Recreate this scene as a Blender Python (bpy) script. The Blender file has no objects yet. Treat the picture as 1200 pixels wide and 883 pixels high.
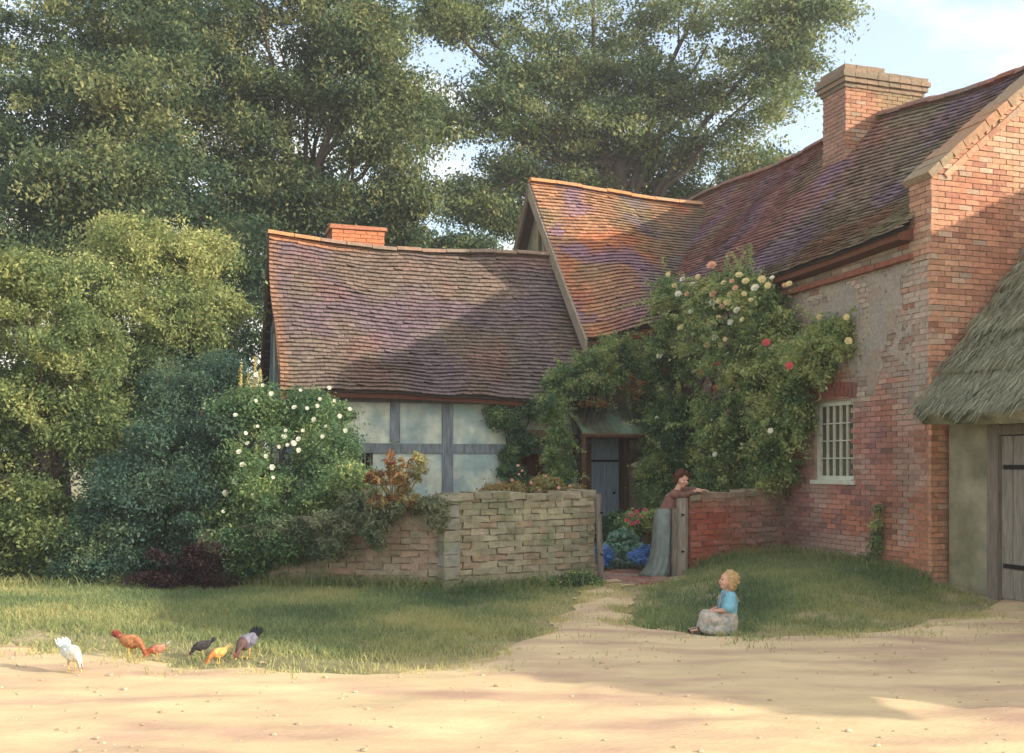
import bpy, bmesh, math, random
import numpy as np
from mathutils import Vector, Matrix, noise
S = bpy.context.scene
COL = S.collection
RD = math.radians
# ---------------------------------------------------------------- camera, sky, sun
EYE, HOR, F = 1.55, 545.0, 1200.0
cam = bpy.data.cameras.new('camera'); camo = bpy.data.objects.new('camera', cam); COL.objects.link(camo)
camo.location = (0, 0, EYE); camo.rotation_euler = (RD(90), 0, 0)
cam.lens = 36; cam.sensor_width = 36; cam.shift_y = (HOR-441.5)/1200; cam.clip_end = 2000
S.camera = camo
SUN_EL = RD(21)
SUN_H = Vector((0.949, -0.317, 0)).normalized()
sdir = Vector((SUN_H.x*math.cos(SUN_EL), SUN_H.y*math.cos(SUN_EL), math.sin(SUN_EL)))
sl = bpy.data.lights.new('sun', 'SUN'); sl.energy = 2.6; sl.angle = RD(0.6); sl.color = (1.0, 0.88, 0.72)
so = bpy.data.objects.new('sun', sl); COL.objects.link(so)
so.rotation_euler = sdir.to_track_quat('Z', 'Y').to_euler()
w = bpy.data.worlds.new('World'); S.world = w; w.use_nodes = True
nt = w.node_tree; N = nt.nodes; L = nt.links; N.clear()
sky = N.new('ShaderNodeTexSky'); sky.sky_type = 'NISHITA'; sky.sun_disc = False
sky.sun_elevation = SUN_EL; sky.sun_rotation = math.atan2(sdir.x, sdir.y)
sky.air_density = 1.0; sky.dust_density = 1.5; sky.ozone_density = 1.0
tc = N.new('ShaderNodeTexCoord'); mp = N.new('ShaderNodeMapping'); mp.inputs['Scale'].default_value = (1, 1, 2.6)
mp.inputs['Location'].default_value = (7.9, 0.5, 0.05)
nz = N.new('ShaderNodeTexNoise'); nz.inputs['Scale'].default_value = 2.6; nz.inputs['Detail'].default_value = 9; nz.inputs['Roughness'].default_value = 0.55
rp = N.new('ShaderNodeValToRGB'); rp.color_ramp.elements[0].position = .45; rp.color_ramp.elements[1].position = .60; rp.color_ramp.elements[0].color = (.18, .18, .18, 1)
mx = N.new('ShaderNodeMix'); mx.data_type = 'RGBA'; mx.inputs['B'].default_value = (3.9, 3.5, 2.9, 1)
bg = N.new('ShaderNodeBackground'); bg.inputs['Strength'].default_value = 0.15
ow = N.new('ShaderNodeOutputWorld')
L.new(tc.outputs['Generated'], mp.inputs['Vector']); L.new(mp.outputs[0], nz.inputs['Vector']); L.new(nz.outputs['Fac'], rp.inputs['Fac'])
L.new(rp.outputs['Color'], mx.inputs['Factor']); L.new(sky.outputs[0], mx.inputs['A']); L.new(mx.outputs['Result'], bg.inputs['Color'])
L.new(bg.outputs[0], ow.inputs['Surface'])
S.view_settings.view_transform = 'Standard'; S.view_settings.look = 'None'
S.view_settings.exposure = 1.47; S.view_settings.gamma = 1
S.render.engine = 'CYCLES'
S.render.resolution_x = 1024; S.render.resolution_y = 753

# ---------------------------------------------------------------- frames
CU, SU = 0.948683, 0.316228
def W(u, v, z=0.0): return Vector((u*CU - v*SU, u*SU + v*CU, z))
UD = Vector((CU, SU, 0)); VD = Vector((-SU, CU, 0)); ZD = Vector((0, 0, 1))
def at(px, py, Y): return Vector(((px-600)/F*Y, Y, EYE + (HOR-py)/F*Y))
def on_u(px, py, u):
    k = (px-600)/F; v = (CU*u - k*SU*u)/(SU + CU*k); p = W(u, v); return at(px, py, p.y)
def on_v(px, py, v):
    k = (px-600)/F; u = (SU*v + k*CU*v)/(CU - k*SU); p = W(u, v); return at(px, py, p.y)
def sm(a, b, x):
    t = min(1, max(0, (x-a)/(b-a))); return t*t*(3-2*t)
def fb(x, y, z=0, s=1.0): return noise.fractal(Vector((x*s, y*s, z*s)), 1.0, 2.0, 4)
def lerp(a, b, t): return tuple(a[i]+(b[i]-a[i])*t for i in range(3))

def hgt(x, y):
    ye = 9.45 + 1.2*sm(3.0, 4.7, x)
    b = 0.22*sm(0, 2.6, y-ye)*sm(1.6, 3.4, x)*(1-0.6*sm(5.2, 6.0, x))
    l = 0.05*sm(8.0, 11, y)*sm(0.2, -1.5, x)
    return b + l + 0.02*fb(x, y, 0, .6) + 0.008*fb(x, y, 3, 2.2)

# ---------------------------------------------------------------- object helpers
def tag(o, label=None, cat=None, group=None, kind=None):
    if label: o['label'] = label
    if cat: o['category'] = cat
    if group: o['group'] = group
    if kind: o['kind'] = kind
    return o
def empty(name, loc, label, cat, group=None, rz=0):
    o = bpy.data.objects.new(name, None); COL.objects.link(o); o.location = loc; o.rotation_euler = (0, 0, rz)
    o.empty_display_size = .1
    return tag(o, label, cat, group)
def adopt(o, parent):
    if parent:
        o.parent = parent
        loc = Vector((0, 0, 0)); q = parent
        m = Matrix.Identity(4)
        chain = []
        while q: chain.append(q); q = q.parent
        for q in reversed(chain):
            m = m @ (q.matrix_parent_inverse if q.parent else Matrix.Identity(4)) @ (Matrix.Translation(q.location) @ q.rotation_euler.to_matrix().to_4x4() @ Matrix.Diagonal((*q.scale, 1)))
        o.matrix_parent_inverse = m.inverted()

class MB:
    def __init__(s): s.v = []; s.f = []; s.c = []
    def poly(s, pts, col=(1, 1, 1)):
        b = len(s.v); s.v += [tuple(p) for p in pts]; s.f.append(tuple(range(b, b+len(pts)))); s.c.append(col)
    def hexa(s, p, col=(1, 1, 1)):
        # p: 0-3 bottom ccw, 4-7 top ccw
        b = len(s.v); s.v += [tuple(q) for q in p]
        for f in ((3, 2, 1, 0), (4, 5, 6, 7), (0, 1, 5, 4), (1, 2, 6, 5), (2, 3, 7, 6), (3, 0, 4, 7)):
            s.f.append(tuple(b+i for i in f)); s.c.append(col)
    def ub(s, u0, u1, v0, v1, z0, z1, col=(1, 1, 1), j=0):
        r = lambda: Vector((random.uniform(-j, j), random.uniform(-j, j), random.uniform(-j, j))) if j else Vector()
        s.hexa([W(u0, v0, z0)+r(), W(u1, v0, z0)+r(), W(u1, v1, z0)+r(), W(u0, v1, z0)+r(), W(u0, v0, z1)+r(), W(u1, v0, z1)+r(), W(u1, v1, z1)+r(), W(u0, v1, z1)+r()], col)
    def ob(s, o, ax, ay, az, a, b, col=(1, 1, 1), j=0):
        P = []
        for z in (a[2], b[2]):
            for x, y in ((a[0], a[1]), (b[0], a[1]), (b[0], b[1]), (a[0], b[1])):
                q = o + ax*x + ay*y + az*z
                if j: q = q + Vector((random.uniform(-j, j), random.uniform(-j, j), random.uniform(-j, j)))
                P.append(q)
        s.hexa(P, col)
    def prism(s, pts, off, col=(1, 1, 1)):
        n = len(pts); b = len(s.v); s.v += [tuple(p) for p in pts] + [tuple(Vector(p)+off) for p in pts]
        s.f.append(tuple(range(b, b+n))); s.f.append(tuple(range(b+2*n-1, b+n-1, -1))); s.c += [col]*2
        for i in range(n):
            k = (i+1) % n; s.f.append((b+i, b+n+i, b+n+k, b+k)); s.c.append(col)
    def tube(s, pts, rad, n=7, col=(1, 1, 1), cap=True):
        pts = [Vector(p) for p in pts]
        if not hasattr(rad, '__len__'): rad = [rad]*len(pts)
        b = len(s.v); up = Vector((.31, .17, .93))
        for i, p in enumerate(pts):
            d = (pts[min(i+1, len(pts)-1)] - pts[max(i-1, 0)])
            d = d.normalized() if d.length > 1e-9 else Vector((0, 0, 1))
            a = d.cross(up)
            if a.length < .05: a = d.cross(Vector((1, 0, 0)))
            a.normalize(); c = d.cross(a)
            for k in range(n):
                t = 2*math.pi*k/n; s.v.append(tuple(p + (a*math.cos(t)+c*math.sin(t))*rad[i]))
        for i in range(len(pts)-1):
            for k in range(n):
                k2 = (k+1) % n
                s.f.append((b+i*n+k, b+i*n+k2, b+(i+1)*n+k2, b+(i+1)*n+k)); s.c.append(col)
        if cap:
            s.f.append(tuple(b+k for k in range(n-1, -1, -1))); s.f.append(tuple(b+(len(pts)-1)*n+k for k in range(n))); s.c += [col]*2
    def blob(s, c, r, col=(1, 1, 1), n=10, m=7, M=None, fn=None):
        b = len(s.v); c = Vector(c)
        for i in range(m+1):
            a = math.pi*i/m
            for k in range(n):
                t = 2*math.pi*k/n
                d = Vector((math.sin(a)*math.cos(t), math.sin(a)*math.sin(t), math.cos(a)))
                q = Vector((d.x*r[0], d.y*r[1], d.z*r[2]))
                if fn: q = fn(d, q)
                if M: q = M @ q
                s.v.append(tuple(c+q))
        for i in range(m):
            for k in range(n):
                k2 = (k+1) % n
                s.f.append((b+i*n+k, b+(i+1)*n+k, b+(i+1)*n+k2, b+i*n+k2)); s.c.append(col)
    def build(s, name, mat, parent=None, smooth=False):
        me = bpy.data.meshes.new(name); me.from_pydata(s.v, [], s.f); me.validate(); 
        if len(me.polygons) == len(s.c):
            a = me.attributes.new('tone', 'FLOAT_COLOR', 'FACE')
            arr = np.ones((len(s.c), 4), 'f'); arr[:, :3] = np.array(s.c, 'f'); a.data.foreach_set('color', arr.ravel())
        me.materials.append(mat)
        if smooth: me.polygons.foreach_set('use_smooth', [True]*len(me.polygons))
        me.update()
        o = bpy.data.objects.new(name, me); COL.objects.link(o); adopt(o, parent)
        return o

# ---------------------------------------------------------------- materials
def mat(name, base=(.5, .5, .5), rough=.85, attr=True, nscale=6, namt=.35, bump=.3, bscale=40, bdist=.01, second=None, s2scale=1.2, s2lo=.45, s2hi=.6, spec=.25, trans=0, stretch=None):
    m = bpy.data.materials.new(name); m.use_nodes = True
    nt = m.node_tree; N = nt.nodes; L = nt.links
    bs = N['Principled BSDF']; bs.inputs['Roughness'].default_value = rough; bs.inputs['Specular IOR Level'].default_value = spec
    geo = N.new('ShaderNodeTexCoord'); src = geo.outputs['Object']
    if stretch:
        mpn = N.new('ShaderNodeMapping'); mpn.inputs['Scale'].default_value = stretch; L.new(src, mpn.inputs['Vector']); src = mpn.outputs[0]
    col = N.new('ShaderNodeRGB'); col.outputs[0].default_value = (*base, 1); c = col.outputs[0]
    if attr:
        at_ = N.new('ShaderNodeAttribute'); at_.attribute_name = 'tone'
        q = N.new('ShaderNodeMix'); q.data_type = 'RGBA'; q.blend_type = 'MULTIPLY'; q.inputs['Factor'].default_value = 1
        L.new(c, q.inputs['A']); L.new(at_.outputs['Color'], q.inputs['B']); c = q.outputs['Result']
    if second:
        n2 = N.new('ShaderNodeTexNoise'); n2.inputs['Scale'].default_value = s2scale; n2.inputs['Detail'].default_value = 6; L.new(src, n2.inputs['Vector'])
        r2 = N.new('ShaderNodeValToRGB'); r2.color_ramp.elements[0].position = s2lo; r2.color_ramp.elements[1].position = s2hi; L.new(n2.outputs['Fac'], r2.inputs['Fac'])
        q = N.new('ShaderNodeMix'); q.data_type = 'RGBA'; L.new(r2.outputs['Color'], q.inputs['Factor']); L.new(c, q.inputs['A']); q.inputs['B'].default_value = (*second, 1); c = q.outputs['Result']
    n1 = N.new('ShaderNodeTexNoise'); n1.inputs['Scale'].default_value = nscale; n1.inputs['Detail'].default_value = 8; n1.inputs['Roughness'].default_value = .65; L.new(src, n1.inputs['Vector'])
    mr = N.new('ShaderNodeMapRange'); mr.inputs['From Min'].default_value = .25; mr.inputs['From Max'].default_value = .75
    mr.inputs['To Min'].default_value = 1-namt; mr.inputs['To Max'].default_value = 1+namt; L.new(n1.outputs['Fac'], mr.inputs['Value'])
    vm = N.new('ShaderNodeVectorMath'); vm.operation = 'SCALE'; L.new(c, vm.inputs[0]); L.new(mr.outputs[0], vm.inputs['Scale'])
    L.new(vm.outputs[0], bs.inputs['Base Color'])
    if bump:
        nb = N.new('ShaderNodeTexNoise'); nb.inputs['Scale'].default_value = bscale; nb.inputs['Detail'].default_value = 6; L.new(src, nb.inputs['Vector'])
        bp = N.new('ShaderNodeBump'); bp.inputs['Strength'].default_value = bump; bp.inputs['Distance'].default_value = bdist
        L.new(nb.outputs['Fac'], bp.inputs['Height']); L.new(bp.outputs[0], bs.inputs['Normal'])
    if trans:
        tr = N.new('ShaderNodeBsdfTranslucent'); L.new(vm.outputs[0], tr.inputs['Color'])
        ms = N.new('ShaderNodeMixShader'); ms.inputs[0].default_value = trans
        L.new(bs.outputs[0], ms.inputs[1]); L.new(tr.outputs[0], ms.inputs[2]); L.new(ms.outputs[0], N['Material Output'].inputs['Surface'])
    return m
def leafmat(name, ramp, patch=(.5, .5), trans=.45, nscale=1.1, namp=.5):
    m = bpy.data.materials.new(name); m.use_nodes = True
    nt = m.node_tree; N = nt.nodes; L = nt.links
    bs = N['Principled BSDF']; bs.inputs['Roughness'].default_value = .6; bs.inputs['Specular IOR Level'].default_value = .2
    a = N.new('ShaderNodeAttribute'); a.attribute_name = 'tint'
    tcn = N.new('ShaderNodeTexCoord'); n = N.new('ShaderNodeTexNoise'); n.inputs['Scale'].default_value = nscale; n.inputs['Detail'].default_value = 4
    L.new(tcn.outputs['Object'], n.inputs['Vector'])
    m1 = N.new('ShaderNodeMath'); m1.operation = 'MULTIPLY_ADD'; L.new(n.outputs['Fac'], m1.inputs[0]); m1.inputs[1].default_value = namp*2; m1.inputs[2].default_value = -namp
    m2 = N.new('ShaderNodeMath'); m2.operation = 'ADD'; L.new(a.outputs['Fac'], m2.inputs[0]); L.new(m1.outputs[0], m2.inputs[1])
    r = N.new('ShaderNodeValToRGB'); els = r.color_ramp.elements
    for i, (p, c) in enumerate(ramp):
        e = els[i] if i < 2 else els.new(p)
        e.position = p; e.color = (*c, 1)
    L.new(m2.outputs[0], r.inputs['Fac']); L.new(r.outputs['Color'], bs.inputs['Base Color'])
    tr = N.new('ShaderNodeBsdfTranslucent'); L.new(r.outputs['Color'], tr.inputs['Color'])
    ms = N.new('ShaderNodeMixShader'); ms.inputs[0].default_value = trans
    L.new(bs.outputs[0], ms.inputs[1]); L.new(tr.outputs[0], ms.inputs[2]); L.new(ms.outputs[0], N['Material Output'].inputs['Surface'])
    return m
M = {}
M['brick'] = mat('brick', (1, 1, 1), .9, nscale=22, namt=.35, bump=.5, bscale=90, bdist=.006)
M['mortar'] = mat('mortar', (.34, .25, .19), .95, attr=False, nscale=5, namt=.35, bump=.5, bscale=60)
M['stone'] = mat('weathered_stone', (1, 1, 1), .92, nscale=9, namt=.35, bump=.8, bscale=35, bdist=.015, second=(.20, .22, .12), s2scale=3.2, s2lo=.52, s2hi=.74)
M['tile'] = mat('clay_tile', (1, 1, 1), .85, nscale=14, namt=.4, bump=.5, bscale=70, bdist=.006)
M['under'] = mat('roof_underlay', (.05, .035, .028), .95, attr=False)
M['timber'] = mat('timber', (.21, .235, .25), .8, attr=True, nscale=5, namt=.6, bump=.6, bscale=30, stretch=(6, 6, .6))
M['oak'] = mat('oak', (.13, .07, .04), .8, attr=True, nscale=5, namt=.45, bump=.6, bscale=30, stretch=(6, 6, .6))
M['greywood'] = mat('weathered_wood', (.25, .21, .17), .85, attr=True, nscale=6, namt=.45, bump=.6, bscale=30, stretch=(6, 6, .7))
M['plaster'] = mat('plaster', (.64, .68, .57), .9, attr=True, nscale=3.5, namt=.3, bump=.6, bscale=9, bdist=.03, second=(.38, .49, .48), s2scale=2.6, s2lo=.4, s2hi=.62)
M['daub'] = mat('daub', (.29, .27, .18), .95, attr=True, nscale=3, namt=.4, bump=.6, bscale=18, second=(.22, .21, .13), s2scale=2.2)
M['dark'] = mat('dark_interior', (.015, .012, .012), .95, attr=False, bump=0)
M['bark'] = mat('bark', (.075, .058, .047), .95, attr=False, nscale=5, namt=.4, bump=.8, bscale=14, bdist=.03, stretch=(3, 3, .7))
M['white'] = mat('white_paint', (.58, .60, .50), .7, attr=False, nscale=9, namt=.2, bump=.2)
M['skin'] = mat('skin', (.62, .36, .26), .6, attr=False, nscale=20, namt=.06, bump=0)
def glass():
    m = bpy.data.materials.new('window_glass'); m.use_nodes = True; b = m.node_tree.nodes['Principled BSDF']
    b.inputs['Base Color'].default_value = (.10, .085, .05, 1); b.inputs['Roughness'].default_value = .22; b.inputs['Specular IOR Level'].default_value = .5
    return m
M['glass'] = glass()
GR_DK = [(0, (0.031, 0.069, 0.045)), (.35, (0.078, 0.131, 0.072)), (.6, (0.151, 0.200, 0.088)), (.85, (0.280, 0.306, 0.135)), (1, (0.370, 0.378, 0.170))]
GR_MD = [(0, (0.045, 0.089, 0.052)), (.35, (0.110, 0.167, 0.080)), (.6, (0.202, 0.256, 0.105)), (.85, (0.347, 0.372, 0.160)), (1, (0.437, 0.444, 0.200))]
GR_LT = [(0, (0.090, 0.145, 0.065)), (.35, (0.213, 0.278, 0.110)), (.6, (0.370, 0.410, 0.160)), (.85, (0.526, 0.533, 0.220)), (1, (0.582, 0.577, 0.260))]
GR_BL = [(0, (0.031, 0.076, 0.062)), (.4, (0.069, 0.138, 0.102)), (.7, (0.123, 0.206, 0.130)), (1, (0.224, 0.288, 0.160))]
GR_VN = [(0, (0.062, 0.133, 0.075)), (.35, (0.140, 0.238, 0.110)), (.6, (0.246, 0.355, 0.150)), (.85, (0.426, 0.489, 0.190)), (1, (0.515, 0.533, 0.230))]
GR_PU = [(0, (.030, .016, .022)), (.5, (.075, .034, .045)), (.8, (.07, .06, .05)), (1, (.10, .11, .06))]
M['lf_elm'] = leafmat('leaf_elm', GR_MD); M['lf_dark'] = leafmat('leaf_dark', GR_DK); M['lf_light'] = leafmat('leaf_light', GR_LT)
M['lf_blue'] = leafmat('leaf_blue_green', GR_BL); M['lf_vine'] = leafmat('leaf_vine', GR_VN, nscale=1.6); M['lf_purple'] = leafmat('leaf_purple', GR_PU)
M['lf_rust'] = leafmat('leaf_rust', [(0, (.20, .07, .04)), (.35, (.34, .16, .07)), (.6, (.34, .28, .11)), (1, (.44, .42, .20))])
M['lf_grey'] = leafmat('leaf_grey_green', [(0, (.07, .11, .065)), (.5, (.20, .24, .14)), (1, (.38, .38, .24))])
M['lf_cab'] = leafmat('leaf_pale', [(0, (.12, .26, .18)), (.5, (.30, .48, .36)), (1, (.55, .68, .55))])
M['fl_blue'] = leafmat('petal_blue', [(0, (.08, .2, .5)), (.5, (.16, .36, .75)), (1, (.4, .6, .85))])
M['grass'] = leafmat('grass_blade', [(0, (.09, .15, .075)), (.4, (.19, .27, .13)), (.7, (.35, .40, .17)), (1, (.56, .52, .24))], nscale=.7, namp=.6)

# ---------------------------------------------------------------- foliage
def leafmesh(name, material, parent, clumps, size, seed=0, aspect=2.1, up=.35, rnd=.8, lay=.0, shell=.4, jit=.14, spray=.0):
    rg = np.random.default_rng(seed); P = []; Nn = []; T = []; Z = []
    for (c, r, n, t) in clumps:
        n = int(n)
        if n < 1: continue
        d = rg.normal(size=(n, 3)); d /= np.linalg.norm(d, axis=1)[:, None]
        lob = rg.normal(size=(6, 3)); lob /= np.linalg.norm(lob, axis=1)[:, None]
        amp = rg.uniform(-.35, .45, 6)
        k = 1 + (np.maximum(0, d @ lob.T - .35)*amp).sum(1)
        rr = rg.random(n)**shell * k * np.where(rg.random(n) < .22, 1+np.abs(rg.normal(0, .45, n)), 1)
        off = d*rr[:, None]*np.array(r)
        if spray:
            off[:, 0] *= 1.45; off[:, 1] *= .8; an = rg.uniform(0, 2*np.pi); ca, sa = np.cos(an), np.sin(an)
            x_ = off[:, 0]*ca-off[:, 1]*sa; y_ = off[:, 0]*sa+off[:, 1]*ca; off[:, 2] -= spray*off[:, 0]*rg.uniform(-.2, 1)+.18*spray*off[:, 0]**2/r[0]; off[:, 0] = x_; off[:, 1] = y_
        P.append(np.array(c) + off); Nn.append(d)
        T.append(t + rg.normal(0, jit, n)); Z.append(rg.uniform(.65, 1.35, n))
    P = np.concatenate(P); Nn = np.concatenate(Nn); T = np.concatenate(T); Z = np.concatenate(Z)*size
    n = len(P)
    nn = Nn*.6 + rg.normal(0, rnd*.6, (n, 3)); nn[:, 2] += up; nn /= np.linalg.norm(nn, axis=1)[:, None]
    a = rg.normal(size=(n, 3)); a[:, 2] -= .5; a -= nn*(a*nn).sum(1)[:, None]; a /= np.linalg.norm(a, axis=1)[:, None]
    b = np.cross(nn, a)
    h = Z[:, None]/2; wv = h/aspect
    V = np.stack([P-a*h, P+b*wv+nn*wv*.35, P+a*h, P-b*wv+nn*wv*.35], 1).reshape(-1, 3)
    me = bpy.data.meshes.new(name); me.vertices.add(4*n); me.vertices.foreach_set('co', V.astype('f').ravel())
    me.loops.add(4*n); me.loops.foreach_set('vertex_index', np.arange(4*n, dtype='i'))
    me.polygons.add(n); me.polygons.foreach_set('loop_start', np.arange(0, 4*n, 4, dtype='i')); me.polygons.foreach_set('loop_total', np.full(n, 4, 'i'))
    at_ = me.attributes.new('tint', 'FLOAT', 'FACE'); at_.data.foreach_set('value', T.astype('f'))
    me.materials.append(material); me.update(calc_edges=True)
    o = bpy.data.objects.new(name, me); COL.objects.link(o); adopt(o, parent); return o

def sub_clumps(lobes, per, rad, n, seed, flat=.6, tint=.45, tv=.16, depth=None):
    """lobes: (centre, (rx,ry,rz)) -> many small leaf clumps biased to the lobe's shell"""
    rg = random.Random(seed); out = []
    for lobe in lobes:
        c, r = lobe[0], lobe[1]; tt = lobe[2] if len(lobe) > 2 else 0
        for i in range(per):
            d = Vector((rg.gauss(0, 1), rg.gauss(0, 1), rg.gauss(0, 1))).normalized(); k = rg.random()**.4
            p = Vector(c) + Vector((d.x*r[0], d.y*r[1], d.z*r[2]))*k
            q = rad*rg.uniform(.6, 1.35)
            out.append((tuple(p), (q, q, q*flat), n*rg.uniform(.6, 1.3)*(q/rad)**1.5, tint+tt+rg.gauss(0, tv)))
    return out
def limbs(mb, base, fork, targets, r0, seed, twigs=2):
    rg = random.Random(seed)
    base = Vector(base); fork = Vector(fork)
    n = 7; pts = []; rad = []
    for i in range(n+1):
        t = i/n; p = base.lerp(fork, t) + Vector((rg.uniform(-1, 1), rg.uniform(-1, 1), 0))*r0*.35*(t*(1-t)*4)
        pts.append(p); rad.append(r0*(1.35 if i == 0 else 1.05-.4*t))
    mb.tube(pts, rad, 10)
    for tgt in targets:
        tgt = Vector(tgt); s0 = base.lerp(fork, rg.uniform(.72, 1.0)); m = 8; pp = []; rr = []
        ctrl = s0.lerp(tgt, .45) + Vector((0, 0, (tgt-s0).length*.14))
        rs = r0*rg.uniform(.28, .5)
        for i in range(m+1):
            t = i/m; p = s0*(1-t)**2 + ctrl*2*t*(1-t) + tgt*t*t
            p += Vector((rg.gauss(0, 1), rg.gauss(0, 1), rg.gauss(0, 1)))*rs*.5*(0 if i in (0,) else 1)
            pp.append(p); rr.append(rs*(1-.88*t)+.008)
        mb.tube(pp, rr, 6)
        for k in range(twigs):
            i = rg.randint(4, m-1); q0 = pp[i]; q1 = q0 + (tgt-s0).normalized()*rg.uniform(.3, .9)*r0*3.2 + Vector((rg.gauss(0, 1), rg.gauss(0, 1), rg.gauss(.6, .8)))*r0*1.3
            mb.tube([q0, q0.lerp(q1, .5)+Vector((0, 0, r0*.3)), q1], [rr[i]*.6, rr[i]*.35, .006], 5)
def pl(px, py, Y, rx, rz, ry=None, t=0):
    k = Y/F; return (at(px, py, Y), (rx*k, (ry or (rx+rz)/2*k*1.0), rz*k), t)
def tree(name, label, cat, lobes, base, fork, r0, mt, per, crad, n, size, seed, group=None, flat=.6, tint=.45, tv=.16, up=.35, shell=.5, twigs=2, spray=.5):
    e = empty(name, base, label, cat, group)
    tb = MB(); limbs(tb, base, fork, [l[0] for l in lobes], r0, seed, twigs); tb.build('trunk', M['bark'], e, True)
    leafmesh('crown', M[mt], e, sub_clumps(lobes, per, crad, n, seed, flat, tint, tv), size, seed, up=up, shell=shell, spray=spray)
    return e

# ---------------------------------------------------------------- ground, road, path
GP_R = [(0.4, 9.5), (0.95, 12.6), (1.08, 13.4)]
def interp(pts, x):
    if x <= pts[0][0]: return pts[0][1]
    for (a, b), (c, d) in zip(pts, pts[1:]):
        if x <= c: return b + (d-b)*(x-a)/(c-a)
    return pts[-1][1]
EDGE = [(-40, 13), (-9, 9.2), (-4.3, 8.75), (-2.5, 7.75), (-1.25, 7.55), (-.5, 7.9), (0, 8.4), (.35, 9.6)]
EDGER = [(1.05, 9.6), (2.04, 9.25), (3.1, 9.25), (4.55, 10.3), (5.3, 11.2), (6, 12), (40, 12)]
def sandy(x, y):
    """>0 where bare sandy ground"""
    jx = .24*fb(x, y, 7, 1.1) + .11*fb(x, y, 1, 4.5) + .05*fb(x, y, 2, 13); x2 = x + jx; y2 = y + jx*1.3
    if y2 < 9.55:
        if x2 < .35: return interp(EDGE, x2) - y2
        if x2 > 1.05: return interp(EDGER, x2) - y2
        return 1
    if x2 > 1.05+(y2-9.5)*.2 : return interp(EDGER, x2) - y2 if x2 > 3 else -1
    lo = .33 + (y2-9.5)*.19; hi = 1.05 + (y2-9.5)*.13
    if y2 < 13.6: return min(x2-lo, hi-x2)
    return -1
def axis_pts():
    xs = [-400, -150, -60, -30, -18, -12, -9] + list(np.arange(-7, 8.01, .09)) + [9, 12, 18, 30, 60, 150, 400]
    ys = [-60, -20, -8, 0, 3] + list(np.arange(4.5, 14.5, .09)) + list(np.arange(14.6, 24, .4)) + [26, 32, 45, 70, 120, 250, 600, 1200]
    return xs, ys
xs, ys = axis_pts()
gv = [(x, y, hgt(x, y)) for y in ys for x in xs]; nx = len(xs)
gf = [(j*nx+i, j*nx+i+1, (j+1)*nx+i+1, (j+1)*nx+i) for j in range(len(ys)-1) for i in range(nx-1)]
M['earth'] = mat('earth_turf', (.23, .22, .11), .95, attr=False, nscale=3, namt=.35, bump=.8, bscale=18, bdist=.03, second=(.38, .31, .18), s2scale=.9)
M['sand'] = mat('sandy_track', (.64, .495, .29), .95, attr=False, nscale=1.5, namt=.2, bump=.55, bscale=34, bdist=.012, second=(.47, .31, .22), s2scale=1.3, s2lo=.46, s2hi=.7, stretch=(.6, 1.8, 1))
me = bpy.data.meshes.new('ground'); me.from_pydata(gv, [], gf); me.materials.append(M['earth']); me.polygons.foreach_set('use_smooth', [True]*len(gf))
go = bpy.data.objects.new('ground', me); COL.objects.link(go); tag(go, kind='structure')
rf = []
for (a, b, c, d) in gf:
    cx = (gv[a][0]+gv[c][0])/2; cy = (gv[a][1]+gv[c][1])/2
    if max(sandy(cx, cy), *[sandy(gv[q][0], gv[q][1]) for q in (a, b, c, d)]) > 0: rf.append((a, b, c, d))
used = sorted({i for f in rf for i in f}); idx = {k: i for i, k in enumerate(used)}
gv = [list(p) for p in gv]
for k in used:
    x, y, _ = gv[k]
    if abs(x) < 7.9 and 4.6 < y < 14.4 and sandy(x, y) <= 0:
        for dx, dy in ((.09, 0), (-.09, 0), (0, .09), (0, -.09), (.09, .09), (-.09, .09), (.09, -.09), (-.09, -.09)):
            if sandy(x+dx, y+dy) > 0:
                a_, b_ = 0, 1
                for _i in range(7):
                    m_ = (a_+b_)/2
                    if sandy(x+dx*m_, y+dy*m_) > 0: b_ = m_
                    else: a_ = m_
                gv[k][0] = x+dx*b_; gv[k][1] = y+dy*b_; break
def road_z(x, y):
    sd_ = max(0, min(1, sandy(x, y)/.35)) if 4.6 < y < 14.4 else 1
    yc = 6.55 + .10*x + .25*math.sin(x*.45); z = .014 + .030*sd_
    for o_ in (-.62, .62):
        z -= sd_*.022*math.exp(-((y-yc-o_+.05*fb(x, y, 3, 1.5))/.10)**2)*(.6+.8*fb(x, 0, o_, .8)) - sd_*.009*math.exp(-((y-yc-o_-.17)/.07)**2)
    return z + sd_*(.010*fb(x, y*1.5, 9, 1.6) + .007*fb(x, y, 19, 6))
me = bpy.data.meshes.new('road'); me.from_pydata([(gv[k][0], gv[k][1], hgt(gv[k][0], gv[k][1])+road_z(gv[k][0], gv[k][1])) for k in used], [], [tuple(idx[i] for i in f) for f in rf])
me.materials.append(M['sand']); me.polygons.foreach_set('use_smooth', [True]*len(rf))
ro = bpy.data.objects.new('road', me); COL.objects.link(ro); tag(ro, kind='structure')
random.seed(5)
pb = MB()   # brick path from gate to door
a0, a1 = Vector((1.6, 13.1, 0)), W(7.25, 16.5)
dd = (a1-a0).normalized(); nn_ = Vector((-dd.y, dd.x, 0)); Lp = (a1-a0).length
k = 0; y = 0
while y < Lp:
    x = -.46 + (.11 if k % 2 else 0)
    while x < .42:
        p = a0 + dd*y + nn_*x; c = lerp((.30, .13, .10), (.34, .24, .19), random.random())
        pb.ob(Vector((p.x, p.y, hgt(p.x, p.y)+.012+random.uniform(0, .008))), nn_, dd, ZD, (0, 0, -.05), (.21, .1, 0.012), c, .004); x += .22
    y += .108; k += 1
po = pb.build('path', M['brick']); tag(po, kind='structure')

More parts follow.
